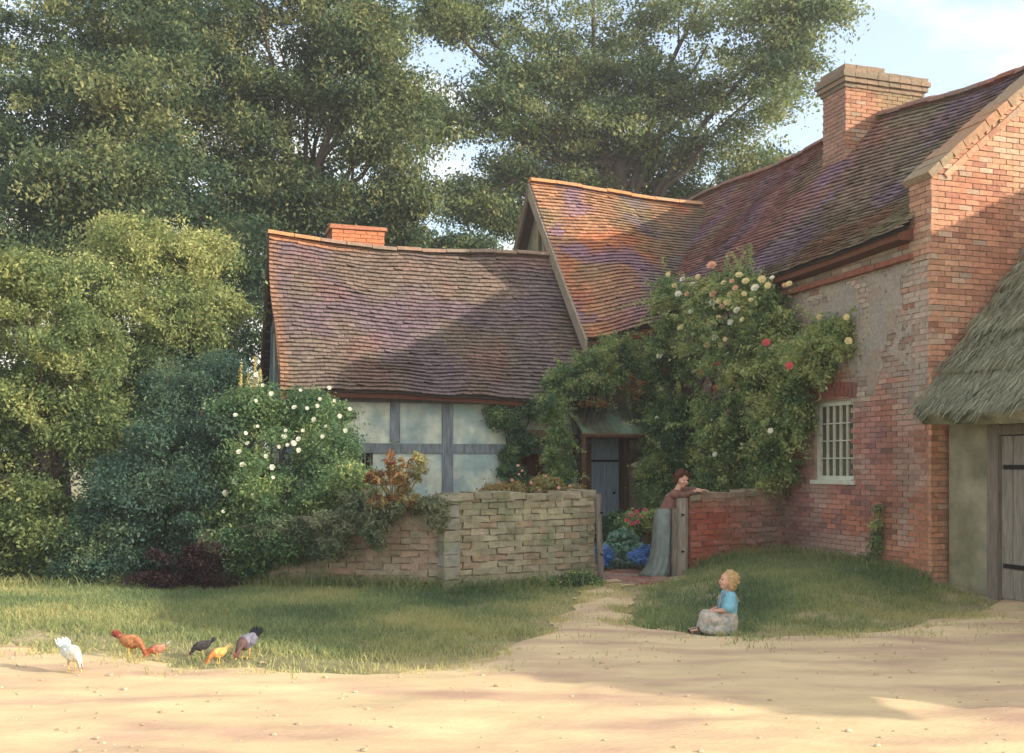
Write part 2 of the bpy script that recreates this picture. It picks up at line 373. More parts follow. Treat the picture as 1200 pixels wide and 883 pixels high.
# scattered pebbles and turned clods on the track
pbm = MB()
for i in range(1000):
    x = random.uniform(-5.2, 5.4); y = random.uniform(5.0, 10.2)
    if sandy(x, y) <= .03: continue
    r = random.choice((.004, .005, .006, .008, .010, .015))*random.uniform(.7, 1.2)
    pbm.blob((x, y, hgt(x, y)+road_z(x, y)+r*.25), (r*1.3, r, r*.7), lerp((.42, .31, .19), (.55, .47, .35), random.random()), 6, 4)
tag(pbm.build('pebbles', M['brick']), 'small pale pebbles scattered over the sandy track', 'pebbles', kind='stuff')

# ---------------------------------------------------------------- masonry
def brick_face(mb, o, ax, nrm, x1, z0f, z1f, bl=.205, bh=.068, colf=None, keep=None, dep=.05, gap=.009, jit=.003, proud=.008, z0=0, z1=9):
    z = z0; r = 0
    while z < z1:
        x = -(bl/2 if r % 2 else 0); 
        while x < x1:
            ln = bl*random.uniform(.92, 1.05) if bl > .24 else bl
            xa = max(0, x); xb = min(x1, x+ln-gap); xm = (xa+xb)/2; zm = z+bh/2
            if xb-xa > .03 and z0f(xm) <= zm <= z1f(xm) and (keep is None or keep(xm, zm)):
                pr = random.uniform(0, proud)
                mb.ob(o, ax, nrm, ZD, (xa, -dep, z), (xb, pr, min(z+bh-gap, z1f(xm)+.04)), colf(xm, zm), jit)
            x += ln
        z += bh; r += 1
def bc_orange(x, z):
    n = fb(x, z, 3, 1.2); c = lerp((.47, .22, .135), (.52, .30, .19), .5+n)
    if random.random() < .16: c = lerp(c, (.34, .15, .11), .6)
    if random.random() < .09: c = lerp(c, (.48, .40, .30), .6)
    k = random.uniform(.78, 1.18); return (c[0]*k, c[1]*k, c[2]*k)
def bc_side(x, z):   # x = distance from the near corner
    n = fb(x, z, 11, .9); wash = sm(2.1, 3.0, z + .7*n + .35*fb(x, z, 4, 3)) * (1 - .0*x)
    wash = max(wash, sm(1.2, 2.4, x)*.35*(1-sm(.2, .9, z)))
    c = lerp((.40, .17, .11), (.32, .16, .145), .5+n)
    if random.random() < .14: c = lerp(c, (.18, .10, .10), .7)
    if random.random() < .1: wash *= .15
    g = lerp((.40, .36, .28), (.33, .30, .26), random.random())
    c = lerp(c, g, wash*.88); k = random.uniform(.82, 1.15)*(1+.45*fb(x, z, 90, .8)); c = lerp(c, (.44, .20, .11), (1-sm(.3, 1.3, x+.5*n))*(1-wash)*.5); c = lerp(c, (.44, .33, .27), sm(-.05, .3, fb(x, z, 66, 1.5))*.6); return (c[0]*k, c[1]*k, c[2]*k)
def bc_red(x, z):
    c = lerp((.38, .13, .09), (.31, .19, .15), .5+fb(x, z, 5, 1.5)); c = lerp(c, (.34, .28, .20), sm(.85, 1.2, z)*.6)
    k = random.uniform(.75, 1.15); return (c[0]*k, c[1]*k, c[2]*k)
def bc_stone(x, z):
    n = fb(x, z, 21, 1.3); c = lerp((.37, .32, .215), (.30, .28, .19), .5+n)
    if random.random() < .15: c = lerp(c, (.36, .22, .15), .5)
    if random.random() < .1: c = lerp(c, (.42, .36, .26), .7)
    k = random.uniform(.8, 1.18); return (c[0]*k, c[1]*k, c[2]*k)

# ---------------------------------------------------------------- tiles
def tiles(mb, P, ls, lt, tw=.15, g=.102, colf=None, keep=None, th=.02, seed=1):
    """P(s,t) in metres along the eave and up the slope"""
    rg = random.Random(seed); rows = int(lt/g); cols = int(ls/tw)
    for i in range(rows+1):
        t0 = i*g; off = tw/2 if i % 2 else 0
        for j in range(-1, cols+1):
            s0 = j*tw+off; s1 = s0+tw-.006
            s0 = max(0, s0); s1 = min(ls, s1)
            if s1-s0 < .03: continue
            if keep and not keep((s0+s1)/2, t0): continue
            dt = rg.uniform(-.007, .007) + .018*fb(s0, t0, 2, 1.1); ta = t0+dt; tb = min(t0+g*1.25, lt)
            if tb <= ta: continue
            a, b, c, d = P(s0, ta), P(s1, ta), P(s1, tb), P(s0, tb)
            n = (b-a).cross(d-a).normalized()
            e1 = rg.uniform(.032, .044); e2 = e1+rg.uniform(-.006, .006)
            if rg.random() < .03: e1 += .02
            m1 = n*e1; m2 = n*e2; q = n*(-.004); th_ = n*th
            mb.hexa([a+m1-th_, b+m2-th_, c+q-th_, d+q-th_, a+m1, b+m2, c+q, d+q], colf((s0+s1)/2, t0, rg))
def ridge_tiles(mb, pts, r, colf, ln=.3, seed=3):
    rg = random.Random(seed)
    P = [Vector(p) for p in pts]
    for a, b in zip(P, P[1:]):
        n = max(1, int((b-a).length/ln)); d = (b-a).normalized(); s = d.cross(ZD).normalized(); up = s.cross(d)
        for i in range(n):
            p = a.lerp(b, i/n); q = a.lerp(b, (i+1)/n-.012/(b-a).length); c = colf(rg); jz = rg.uniform(-.012, .012)
            prof = []
            for k in range(7):
                t = math.pi*(k/6); prof.append((math.cos(t)*r, math.sin(t)*r*.75-.05+jz))
            b0 = len(mb.v)
            for w_ in (p, q):
                for (x, z) in prof: mb.v.append(tuple(w_+s*x+up*z))
            for k in range(6): mb.f.append((b0+k, b0+7+k, b0+8+k, b0+k+1)); mb.c.append(c)
            mb.f.append(tuple(b0+k for k in range(7))); mb.f.append(tuple(b0+13-k for k in range(7))); mb.c += [c]*2
def tc_main(s, t, rg):
    n = fb(s, t, 1, .45); m = fb(s, t, 9, .7); k = sm(-.2, .4, n)
    c = lerp((.225, .175, .125), (.29, .145, .13), sm(1.5, 6.5, s+2.5*n))
    c = lerp(c, (.23, .16, .235), sm(.02, .4, m)*.75); c = lerp(c, (.26, .12, .08), sm(.15, .6, fb(s, t, 30, .8))*.6)
    c = lerp(c, (.235, .235, .15), sm(.1, .5, fb(s, t, 50, .9))*.5)
    j = rg.uniform(.82, 1.18); return (c[0]*j, c[1]*j, c[2]*j)
def tc_cot(s, t, rg):
    n = fb(s, t, 1, .8); m = fb(s, t, 9, 1.0)
    c = lerp((.19, .14, .11), (.165, .12, .135), sm(-.3, .4, n)); c = lerp(c, (.23, .12, .10), sm(.1, .5, m)*.45); c = lerp(c, (.19, .165, .12), sm(.1, .5, fb(s, t, 40, 1.1))*.4)
    c = lerp(c, (.34, .18, .10), (1-sm(.03, .22, s))*.7)
    c = lerp(c, (.44, .21, .10), sm(3.3, 3.45, t)*(1-sm(.6, 2.2, s)))
    j = rg.uniform(.84, 1.16); return (c[0]*j, c[1]*j, c[2]*j)
def tc_wing(s, t, rg):
    m = fb(s, t, 5, .7); c = lerp((.47, .19, .095), (.38, .215, .125), sm(-.3, .3, m))
    c = lerp(c, (.25, .165, .24), sm(0, .35, fb(s, t, 15, .8))*.8); c = lerp(c, (.22, .145, .185), sm(.9, 3.2, s+(2-t)*.7+.8*fb(s, t, 2, 1))*.75); c = lerp(c, (.20, .20, .12), sm(.0, .3, fb(s, t, 44, .9))*.5)  # lower right turned purple: shading there is put into the tile colour
    j = rg.uniform(.84, 1.16); return (c[0]*j, c[1]*j, c[2]*j)

# ================================================================ BRICK FARMHOUSE
UE, UR, ZE = 8.33, 11.21, 4.38          # eave line, ridge line
VG, VB = 10.0, 22.3                     # near gable, far end
def zr(v): return 7.02 + .33*sm(11, 15.5, v) + .12*sm(15, 21, v) - .05*math.sin((v-10)*1.1)
farm = empty('brick_farmhouse', W(8.61, VG, 0), 'long red brick farmhouse with tall chimney, tiled roof and rose grown side', 'house')
random.seed(1)
LS = VB-VG-.3
def Pm(s, t):   # front (left-facing) slope
    v = VG+.28+ (LS+.0) - s if False else VG+.28+s
    lt = math.hypot(UR-UE, 2.7); k = t/lt
    z0 = ZE - .08*math.sin(s*.5) + .03*fb(s, 0, 3, .8); z = z0 + (zr(v)-z0)*k - .10*math.sin(math.pi*k) + .03*fb(s, t, 2, .6)
    return W(UE + (UR-UE)*k, v, z)
def flip(P, ls): return lambda s, t: P(ls-s, t)
LTm = math.hypot(UR-UE, 2.7)
rb = MB(); Pf = flip(Pm, LS)
tiles(rb, Pf, LS, LTm, colf=lambda s, t, rg: tc_main(LS-s, t, rg), seed=4)
def Pm2(s, t):
    v = VG+.28+s; k = t/LTm
    return W(2*UR-UE - (UR-UE)*k, v, ZE + (zr(v)-ZE)*k)
tiles(rb, Pm2, LS, LTm, tw=.3, g=.2, colf=lambda s, t, rg: tc_main(s, t, rg), seed=5)
ridge_tiles(rb, [W(UR, VG+.28+i*LS/12, zr(VG+.28+i*LS/12)+.05) for i in range(13)], .13, lambda rg: lerp((.28, .11, .07), (.22, .15, .12), rg.random()))
roof = rb.build('roof', M['tile'], farm)
ur = MB()
for i in range(24):
    for j in range(8):
        s0, s1 = LS*i/24, LS*(i+1)/24; t0, t1 = LTm*j/8, LTm*(j+1)/8; q = -.03*ZD
        ur.poly([Pf(s0, t0)+q, Pf(s1, t0)+q, Pf(s1, t1)+q, Pf(s0, t1)+q]); ur.poly([Pm2(s0, t0)+q, Pm2(s1, t0)+q, Pm2(s1, t1)+q, Pm2(s0, t1)+q])
ur.build('underlay', M['under'], roof)

# side wall (faces the viewer's left)
WN0, WN1, WZ0, WZ1 = 11.49, 12.35, 1.34, 2.42
sw = MB(); CORE = .014
def side_keep(x, z):
    v = VG+x
    return not (WN0-.02 < v < WN1+.02 and WZ0-.02 < z < WZ1+.02)
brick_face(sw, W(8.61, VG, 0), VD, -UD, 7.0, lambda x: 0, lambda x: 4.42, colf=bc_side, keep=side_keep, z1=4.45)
side = sw.build('side_wall', M['brick'], farm)
pp = MB(); g_ = .035
for i in range(int(4.6/g_)):
    for j in range(int(2.3/g_)):
        x = .34+i*g_; z = 2.05+j*g_; n = fb(x, z, 33, 1.1)+.55*fb(x, z, 8, 3.5)+.25*fb(x, z, 1, 9)
        if z > 4.05 or not side_keep(x, z) or (1.4 < x < 2.5 and z < 2.75): continue
        if n + 1.0*sm(2.0, 3.4, z) - .93 < 0: continue
        q = .010+.006*fb(x, z, 12, 2.5); cc_ = lerp((.35, .30, .25), (.29, .265, .235), .5+fb(x, z, 77, 1.6))
        cc_ = lerp(cc_, (.34, .24, .18), sm(.1, .5, fb(x, z, 60, 2.4))*.5)
        a_ = lambda x, z: W(8.61-q-.004*fb(x, z, 5, 7), VG+x, z)
        pp.hexa([W(8.615, VG+x, z), a_(x, z), a_(x+g_, z), W(8.615, VG+x+g_, z), W(8.615, VG+x, z+g_), a_(x, z+g_), a_(x+g_, z+g_), W(8.615, VG+x+g_, z+g_)], cc_)
pp.build('plaster_patch', M['brick'], side)
co = MB(); a, b = 8.61+CORE, 8.95
co.ub(a, b, VG+.02, WN0, -.2, 4.5); co.ub(a, b, WN1, 17.2, -.2, 4.5); co.ub(a, b, WN0, WN1, -.2, WZ0); co.ub(a, b, WN0, WN1, WZ1, 4.5)
co.ub(8.7, 13.7, 17.2, VB, -.2, 4.5); co.ub(13.4, 13.78, VG+.3, 17.2, -.2, 4.5)
co.prism([W(8.7, VB-.3, 4.4), W(13.7, VB-.3, 4.4), W(UR, VB-.3, 6.95)], VD*.28)
co.build('mortar_core', M['mortar'], side)
# segmental brick arch over window
ar = MB()
for i in range(12):
    t = (i+.5)/12; v = WN0-.08+(WN1-WN0+.16)*t; z = WZ1+.01+.05*math.sin(math.pi*t)
    ang = (t-.5)*.35
    ar.ob(W(8.61, v, z), VD*math.cos(ang)-ZD*math.sin(ang)*-1*0, -UD, (ZD*math.cos(ang)+VD*math.sin(ang)), (-.034, -.05, 0), (.034, .014, .2), lerp((.30, .09, .07), (.22, .10, .09), random.random()), .003)
ar.build('window_arch', M['brick'], farm)
# window
wf = MB(); fu0, fu1 = 8.66, 8.72
for (v0, v1, z0, z1) in ((WN0, WN0+.06, WZ0, WZ1), (WN1-.06, WN1, WZ0, WZ1), (WN0+.06, WN1-.06, WZ1-.06, WZ1), (WN0+.06, WN1-.06, WZ0, WZ0+.06)):
    wf.ub(fu0, fu1, v0, v1, z0, z1, (.38, .46, .36), .002)
win = wf.build('window', M['white'], farm)
wb = MB()
for i in range(1, 5):
    v = WN0+.06+(WN1-WN0-.12)*i/5; wb.ub(fu0+.008, fu1-.015, v-.009, v+.009, WZ0+.06, WZ1-.06)
for i in range(1, 4):
    z = WZ0+.06+(WZ1-WZ0-.12)*i/4; wb.ub(fu0+.012, fu1-.02, WN0+.06, WN1-.06, z-.008, z+.008)
wb.build('glazing_bar', M['white'], win)
wg = MB(); wg.ub(fu1-.012, fu1-.006, WN0+.05, WN1-.05, WZ0+.05, WZ1-.05); wg.build('pane', M['glass'], win)
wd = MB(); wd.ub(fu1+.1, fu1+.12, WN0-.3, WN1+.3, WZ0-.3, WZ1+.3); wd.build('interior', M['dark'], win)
wl = MB(); wl.ub(8.57, 8.66, WN0-.05, WN1+.05, WZ0-.055, WZ0, (.9, .9, .8), .004); wl.build('sill', M['white'], win)
# eaves: fascia and corbel course
ev = MB()
for i in range(30):
    v0, v1 = VG+.3+i*.21, VG+.3+(i+1)*.21-.008
    dz = -.03*math.sin((v0-VG)*.5)
    ev.ub(8.52, 8.62, v0, v1, 4.06+dz, 4.13+dz, (.26, .10, .065), .004)
ev.build('corbel_course', M['brick'], farm)
ev = MB()
for i in range(14):
    v0, v1 = VG+.3+i*.46, VG+.3+(i+1)*.46; z0, z1 = [ZE-.035-.08*math.sin((v-VG-.28)*.5) for v in (v0, v1)]
    ev.hexa([W(8.37, v0, z0-.06), W(8.61, v0, z0-.06), W(8.61, v1, z1-.06), W(8.37, v1, z1-.06), W(8.37, v0, z0+.02), W(8.61, v0, z0+.1), W(8.61, v1, z1+.1), W(8.37, v1, z1+.02)], (1.1, .75, .7))
ev.build('eaves_board', M['oak'], farm)
# near gable wall with parapet and kneeler
GT = lambda u: 5.06+.82*(u-8.61) if u < UR else 5.06+.82*(2*UR-8.61-u)
gb = MB()
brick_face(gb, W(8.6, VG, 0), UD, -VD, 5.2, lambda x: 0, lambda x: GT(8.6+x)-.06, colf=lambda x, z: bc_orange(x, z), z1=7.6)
brick_face(gb, W(8.6, VG, 0), VD, -UD, .38, lambda x: 4.0, lambda x: 5.02, colf=lambda x, z: lerp(bc_orange(x, z), (.34, .24, .18), .35), z0=3.95, z1=5.02, bl=.19)
gab = gb.build('gable_wall', M['brick'], farm)
co = MB(); co.prism([W(8.6+CORE, VG+CORE, -.2), W(13.8, VG+CORE, -.2), W(13.8, VG+CORE, 5.0), W(UR, VG+CORE, GT(UR)-.06), W(8.6+CORE, VG+CORE, 5.0)], VD*.36)
co.build('mortar_core', M['mortar'], gab)
cp = MB(); u = 8.54
while u < UR:
    z = GT(u); cp.ob(W(u, VG-.05, z), (UD+ZD*.82).normalized(), VD, (ZD-UD*.82).normalized(), (0, 0, -.06), (.21, .48, .03+random.uniform(0, .02)), lerp((.40, .21, .12), (.28, .225, .15), random.random()), .008); u += .17
u = 13.88
while u > UR:
    z = GT(u); cp.ob(W(u, VG-.05, z), (-UD+ZD*.82).normalized(), VD, (ZD+UD*.82).normalized(), (0, 0, -.06), (.21, .48, .03), (.45, .3, .16), .006); u -= .17
cp.build('coping', M['brick'], farm)
# dentil band under coping
db = MB(); u = 8.8
while u < UR-.1:
    z = GT(u)-.20; db.ob(W(u, VG-.022, z), (UD+ZD*.82).normalized(), VD, (ZD-UD*.82).normalized(), (0, 0, -.04), (.2, .03, .035), bc_orange(u, z), .004); u += .16
db.build('brick_band', M['brick'], farm)
# main chimney
ch = MB(); cu0, cu1, cv0, cv1 = 10.5, 12.03, 14.2, 14.82
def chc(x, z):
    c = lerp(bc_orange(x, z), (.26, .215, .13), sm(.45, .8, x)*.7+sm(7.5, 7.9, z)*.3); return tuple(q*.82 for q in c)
brick_face(ch, W(cu0, cv0, 0), UD, -VD, cu1-cu0, lambda x: 6.0, lambda x: 7.75, colf=chc, z0=6.0, z1=7.78)
brick_face(ch, W(cu0, cv0, 0), VD, -UD, cv1-cv0, lambda x: 6.0, lambda x: 7.75, colf=lambda x, z: lerp(bc_orange(x, z), (.24, .17, .15), .6), z0=6.0, z1=7.78)  # left face bricks dulled, its shade put into their colour
ch.ub(cu0+.02, cu1-.01, cv0+.02, cv1, 5.9, 7.78, (.34, .24, .18))
for (z0, z1, e, top) in ((7.75, 7.82, .03, 0), (7.82, 7.90, .07, 0), (7.90, 7.98, .10, 0), (7.98, 8.05, .07, 0), (8.05, 8.13, .03, 1)):
    x = cu0-e; x1 = cu1+e if not top else cu0+.75
    while x < x1-.04:
        xb = min(x+.22, x1); ch.ub(x, xb-.006, cv0-e, cv1+e, z0, z1-.006, lerp((.19, .155, .11), (.27, .19, .135), random.random()), .005); x += .22
ch.ub(cu0-.02, cu1, cv0-.02, cv1+.02, 8.04, 8.06, (.2, .2, .13))
chim = ch.build('chimney', M['brick'], farm)

# ---- cross wing
WU = 7.06; WV0, WV1, WVR = 16.42, 22.3, 19.36      # wall u, front eave v, back eave v, ridge v
def Pw(s, t):   # front slope, s along +u from the verge, t up
    k = t/LTw; u = 6.83+s
    z0 = 3.74+.36*sm(0, 1.6, s); zrd = 7.22-.17*sm(0, 3.4, s)
    return W(u, WV0+(WVR-WV0)*k, z0+(zrd-z0)*k-.07*math.sin(math.pi*k)+.02*fb(s, t, 8, .8))
LTw = math.hypot(WVR-WV0, 3.4); LSw = 4.4
wr = MB(); tiles(wr, Pw, LSw, LTw, colf=tc_wing, seed=9)
def Pw2(s, t):
    k = t/LTw; zrd = 7.22-.17*sm(0, 3.4, LSw-s); return W(6.83+LSw-s, WV1-(WV1-WVR)*k, 3.8+(zrd-3.8)*k)
tiles(wr, Pw2, LSw, LTw, tw=.3, g=.2, colf=tc_wing, seed=10)
ridge_tiles(wr, [W(6.83+i*.55, WVR, 7.22-.17*sm(0, 3.4, i*.55)+.05) for i in range(8)], .12, lambda rg: lerp((.58, .23, .09), (.46, .26, .15), rg.random()))
wroof = wr.build('wing_roof', M['tile'], farm)
ur = MB()
for P_ in (Pw, Pw2):
    for i in range(8):
        for j in range(8):
            s0, s1 = LSw*i/8, LSw*(i+1)/8; t0, t1 = LTw*j/8, LTw*(j+1)/8; q = -.03*ZD
            ur.poly([P_(s0, t0)+q, P_(s1, t0)+q, P_(s1, t1)+q, P_(s0, t1)+q])
ur.build('underlay', M['under'], wroof)
ww = MB()
DU0, DU1, DZ = 6.98, 7.62, 2.05
ww.ub(7.70, 8.95, 16.70, 17.0, -.2, 4.0); ww.ub(6.67, 6.95, 16.72, 17.0, -.2, 2.9); ww.ub(7.06, 7.70, 16.70, 17.0, DZ+.08, 3.95); 
ww.ub(WU, WU+.2, 17.0, 22.0, -.2, 3.95); ww.ub(WU+.2, 8.9, 21.8, 22.0, -.2, 3.95)
ww.prism([W(WU, 16.72, 3.9), W(WU, 22.0, 3.9), W(WU, WVR, 7.02)], UD*.2)
wingw = ww.build('wing_wall', M['daub'], farm)
wt = MB()
for (v0, z0, v1, z1, th) in ((17.9, 5.2, 20.8, 5.2, .14), (19.36, 5.2, 19.36, 6.8, .13), (17.2, 4.1, 21.6, 4.1, .16), (18.4, 4.1, 18.9, 5.2, .12), (18.6, 5.2, 19.3, 6.3, .1)):
    d = (W(0, v1, z1)-W(0, v0, z0)); ln = d.length; d.normalize(); s = d.cross(UD).normalized()
    wt.ob(W(WU-.03, v0, z0), d, UD, s, (0, 0, -th/2), (ln, .05, th/2), (1, 1, 1), .004)
wt.build('gable_timber', M['oak'], farm)
bgd = MB()   # barge boards, pale and weathered
def barge(mb, u, vA, zA, vB, zB, dep, th, col, n=6, sag=.04):
    for i in range(n):
        pts = []
        for k in (i/n, (i+1)/n):
            v = vA+(vB-vA)*k; z = zA+(zB-zA)*k-sag*math.sin(math.pi*k); pts.append((v, z))
        (va, za), (vb, zb) = pts
        mb.hexa([W(u, va, za-dep), W(u+th, va, za-dep), W(u+th, vb, zb-dep), W(u, vb, zb-dep), W(u, va, za), W(u+th, va, za), W(u+th, vb, zb), W(u, vb, zb)], col)
barge(bgd, 6.79, WV0-.04, 3.72, WVR, 7.18, .30, .05, (1.15, 1.15, 1.1)); barge(bgd, 6.79, WV1, 3.78, WVR, 7.18, .26, .05, (.7, .6, .55))
bgd.build('barge_board', M['greywood'], farm)
sf = MB(); barge(sf, 6.84, WV0, 3.66, WVR, 7.1, .06, .22, (.8, .8, .8)); barge(sf, 6.84, WV1, 3.7, WVR, 7.1, .06, .22, (.6, .6, .6)); sf.build('soffit', M['oak'], farm)
eb = MB()
for i in range(6):
    u0, u1 = 6.84+i*.3, 6.84+(i+1)*.3; z0, z1 = [3.66+.36*sm(0, 1.6, u-6.83) for u in (u0, u1)]
    eb.hexa([W(u0, 16.44, z0-.12), W(u1, 16.44, z1-.12), W(u1, 16.5, z1-.12), W(u0, 16.5, z0-.12), W(u0, 16.44, z0), W(u1, 16.44, z1), W(u1, 16.5, z1), W(u0, 16.5, z0)], (1.6, .9, .7))
eb.build('eaves_board', M['oak'], farm)
# door: blue-grey planks in a dark frame
dr = MB()
for i in range(5):
    u0 = DU0+.05+i*.118; dr.ub(u0, u0+.112, 16.80, 16.84, .06, DZ-.03, (1.3, 1.7, 2.2), .002)
M['bluepaint'] = mat('blue_paint', (.24, .31, .38), .7, attr=False, nscale=7, namt=.35, bump=.4, stretch=(5, 5, .6))
door = dr.build('door', M['bluepaint'], farm)
dh = MB(); dh.blob(W(DU1-.1, 16.785, 1.05), (.025, .025, .025)); dh.build('handle', M['dark'], door)
for z in (.4, 1.6): dh = MB(); dh.ub(DU0+.08, DU1-.02, 16.786, 16.8, z, z+.04); dh.build('strap_hinge', M['dark'], door)
df = MB(); df.ub(DU0-.08, DU0+.04, 16.64, 16.86, 0, DZ+.08, (1, 1, 1), .004); df.ub(DU1+.02, DU1+.12, 16.64, 16.86, 0, DZ+.08, (1, 1, 1), .004); df.ub(DU0+.04, DU1+.02, 16.645, 16.85, DZ-.02, DZ+.08, (1, 1, 1), .003)
df.build('door_frame', M['oak'], farm)
# porch hood over the door: mossy boarded lean-to
hd = MB()
for i in range(11):
    u0 = 6.48+i*.118
    hd.hexa([W(u0, 15.75, 2.07), W(u0+.108, 15.75, 2.07), W(u0+.108, 16.68, 2.62), W(u0, 16.68, 2.62), W(u0, 15.75, 2.11), W(u0+.108, 15.75, 2.11), W(u0+.108, 16.68, 2.66), W(u0, 16.68, 2.66)], (random.uniform(.8, 1.2),)*3)
M['mossboard'] = mat('mossy_board', (.17, .24, .17), .9, attr=True, nscale=6, namt=.35, bump=.5, second=(.13, .14, .09), s2scale=2)
hood = hd.build('porch_hood', M['mossboard'], farm)
hb = MB()
for u in (6.52, 7.74):
    hb.tube([W(u, 15.8, 2.06), W(u, 16.68, 1.5)], .035, 6); hb.tube([W(u, 15.8, 0), W(u, 15.8, 2.08)], [.05, .045], 7); hb.tube([W(u, 15.78, 2.03), W(u, 16.7, 2.03)], .04, 6)
hb.tube([W(6.46, 15.78, 2.05), W(7.8, 15.78, 2.05)], .045, 6)
hb.build('bracket', M['oak'], hood)

# ================================================================ TIMBER COTTAGE
cot = empty('timber_cottage', W(1.95, 16.4, 0), 'low timber framed cottage with sagging brown tiled roof and pale plaster panels', 'cottage')
CV0, CVR, CV1, CU0, CU1 = 16.08, 18.2, 20.3, 1.6, 7.05
LSc = CU1-CU0; LTc = math.hypot(CVR-CV0, 2.85)
def cz0(s): return 2.68 + .03*math.sin(s*1.2) - .05*sm(3, 5.4, s)
def czr(s): return 5.56 - .12*math.sin(min(1, s/4.2)*math.pi) - .06*sm(0, 5, s)
def Pc(s, t):
    k = t/LTc; return W(CU0+s + .03*math.sin(t*2)*(1 if s < 1 else 0), CV0+(CVR-CV0)*k, cz0(s)+(czr(s)-cz0(s))*k - .09*math.sin(math.pi*k) + .035*fb(s, t, 5, .9))
cr = MB(); tiles(cr, Pc, LSc, LTc, tw=.14, g=.092, colf=tc_cot, seed=21)
def Pc2(s, t):
    k = t/LTc; q = LSc-s; return W(CU0+q, CV1-(CV1-CVR)*k, 2.7+(czr(q)-2.7)*k)
tiles(cr, Pc2, LSc, LTc, tw=.3, g=.2, colf=tc_cot, seed=22)
ridge_tiles(cr, [W(CU0+LSc*i/12, CVR, czr(LSc*i/12)+.045) for i in range(3)], .11, lambda rg: lerp((.50, .22, .10), (.44, .24, .12), rg.random()), .28)
ridge_tiles(cr, [W(CU0+LSc*i/12, CVR, czr(LSc*i/12)+.045) for i in range(2, 13)], .11, lambda rg: lerp((.30, .19, .13), (.22, .17, .13), rg.random()), .28)
croof = cr.build('roof', M['tile'], cot)
ur = MB()
for P_ in (Pc, Pc2):
    for i in range(12):
        for j in range(8):
            s0, s1 = LSc*i/12, LSc*(i+1)/12; t0, t1 = LTc*j/8, LTc*(j+1)/8; q = -.03*ZD
            ur.poly([P_(s0, t0)+q, P_(s1, t0)+q, P_(s1, t1)+q, P_(s0, t1)+q])
ur.build('underlay', M['under'], croof)
cw = MB(); cb = 1.76
OP0, OP1, OPZ = 5.62, 6.12, 2.0
q0 = 16.40
WI0, WI1, WJ0, WJ1 = 2.78, 3.10, 1.42, 1.74     # small dark window
for (u0, u1, z0, z1) in ((cb, WI0, -.2, 2.95), (WI1, OP0, -.2, 2.95), (WI0, WI1, -.2, WJ0), (WI0, WI1, WJ1, 2.95), (OP0, OP1, OPZ, 2.95), (OP1, 6.66, -.2, 2.95)):
    cw.ub(u0, u1, q0, q0+.2, z0, z1)
cw.ub(cb, cb+.2, q0+.2, 20.0, -.2, 2.9); cw.ub(cb+.2, 7.0, 19.8, 20.0, -.2, 2.9)
cw.prism([W(cb, q0, 2.88), W(cb, 20.0, 2.88), W(cb, CVR, 5.32)], UD*.2)
cwall = cw.build('wall', M['plaster'], cot)
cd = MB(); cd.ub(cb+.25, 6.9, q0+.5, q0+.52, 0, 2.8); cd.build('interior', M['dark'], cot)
tf = MB()
def post(u0, u1, z0, z1, c=1.0): tf.ub(u0, u1, q0-.035, q0+.02, z0, z1, (c, c, c*1.05), .006)
def cu(px): 
    p = on_v(px, 500, q0); return p.x*CU+p.y*SU
for (px, wd, z0, z1) in ((352, .15, 0, 2.6), (463, .16, 1.92, 2.6), (524, .18, 0, 2.6), (600, .15, 0, 2.6), (655, .14, 2.05, 2.6), (420, .12, 0, 1.72)):
    u = cu(px); post(u-wd/2, u+wd/2, z0, z1)
tf.ub(cb, 6.64, q0-.028, q0+.02, 1.74, 1.90, (1, 1.02, 1.05), .006)
tf.ub(cb, 6.64, q0-.045, q0+.02, 2.56, 2.72, (.8, .7, .65), .006)
tf.ub(cb-.03, 6.64, q0-.04, q0+.02, .0, .22, (.8, .8, .8), .006)
# left gable framing
def gpost(v0, z0, v1, z1, th, c=(1, 1.2, 1.5)):
    d = (W(0, v1, z1)-W(0, v0, z0)); ln = d.length; d.normalize(); s = d.cross(UD).normalized()
    tf.ob(W(cb-.035, v0, z0), d, UD, s, (0, 0, -th/2), (ln, .06, th/2), c, .004)
gpost(16.48, 0, 16.48, 2.7, .17); gpost(16.45, 2.75, 19.95, 2.75, .16); gpost(18.2, 2.8, 18.2, 5.0, .14); gpost(17.35, 2.8, 17.35, 3.95, .13); gpost(17.3, 4.0, 19.1, 4.0, .13); gpost(17.6, 0, 17.6, 2.75, .14); gpost(19, 0, 19, 2.75, .14); gpost(19.05, 2.8, 19.05, 4, .13); gpost(16.5, 1.5, 20, 1.5, .13)
tf.build('timber_frame', M['timber'], cot)
bb = MB(); barge(bb, 1.60, CV0-.03, 2.64, CVR, 5.52, .2, .045, (1, 1, 1)); barge(bb, 1.60, CV1, 2.66, CVR, 5.52, .2, .045, (1, 1, 1)); bb.build('barge_board', M['oak'], cot)
ef = MB()
for i in range(12):
    s0, s1 = LSc*i/12, LSc*(i+1)/12
    ef.hexa([W(CU0+s0, CV0+.03, cz0(s0)-.10), W(CU0+s1, CV0+.03, cz0(s1)-.10), W(CU0+s1, CV0+.3, cz0(s1)-.05), W(CU0+s0, CV0+.3, cz0(s0)-.05), W(CU0+s0, CV0+.03, cz0(s0)-.03), W(CU0+s1, CV0+.03, cz0(s1)-.03), W(CU0+s1, CV0+.3, cz0(s1)+.2), W(CU0+s0, CV0+.3, cz0(s0)+.2)], (.8, .5, .45))
ef.build('eaves_board', M['oak'], cot)
ww_ = MB()
for i in range(4): ww_.ub(WI0+.02+i*.085, WI0+.045+i*.085, q0+.05, q0+.07, WJ0, WJ1, (1, 1, 1))
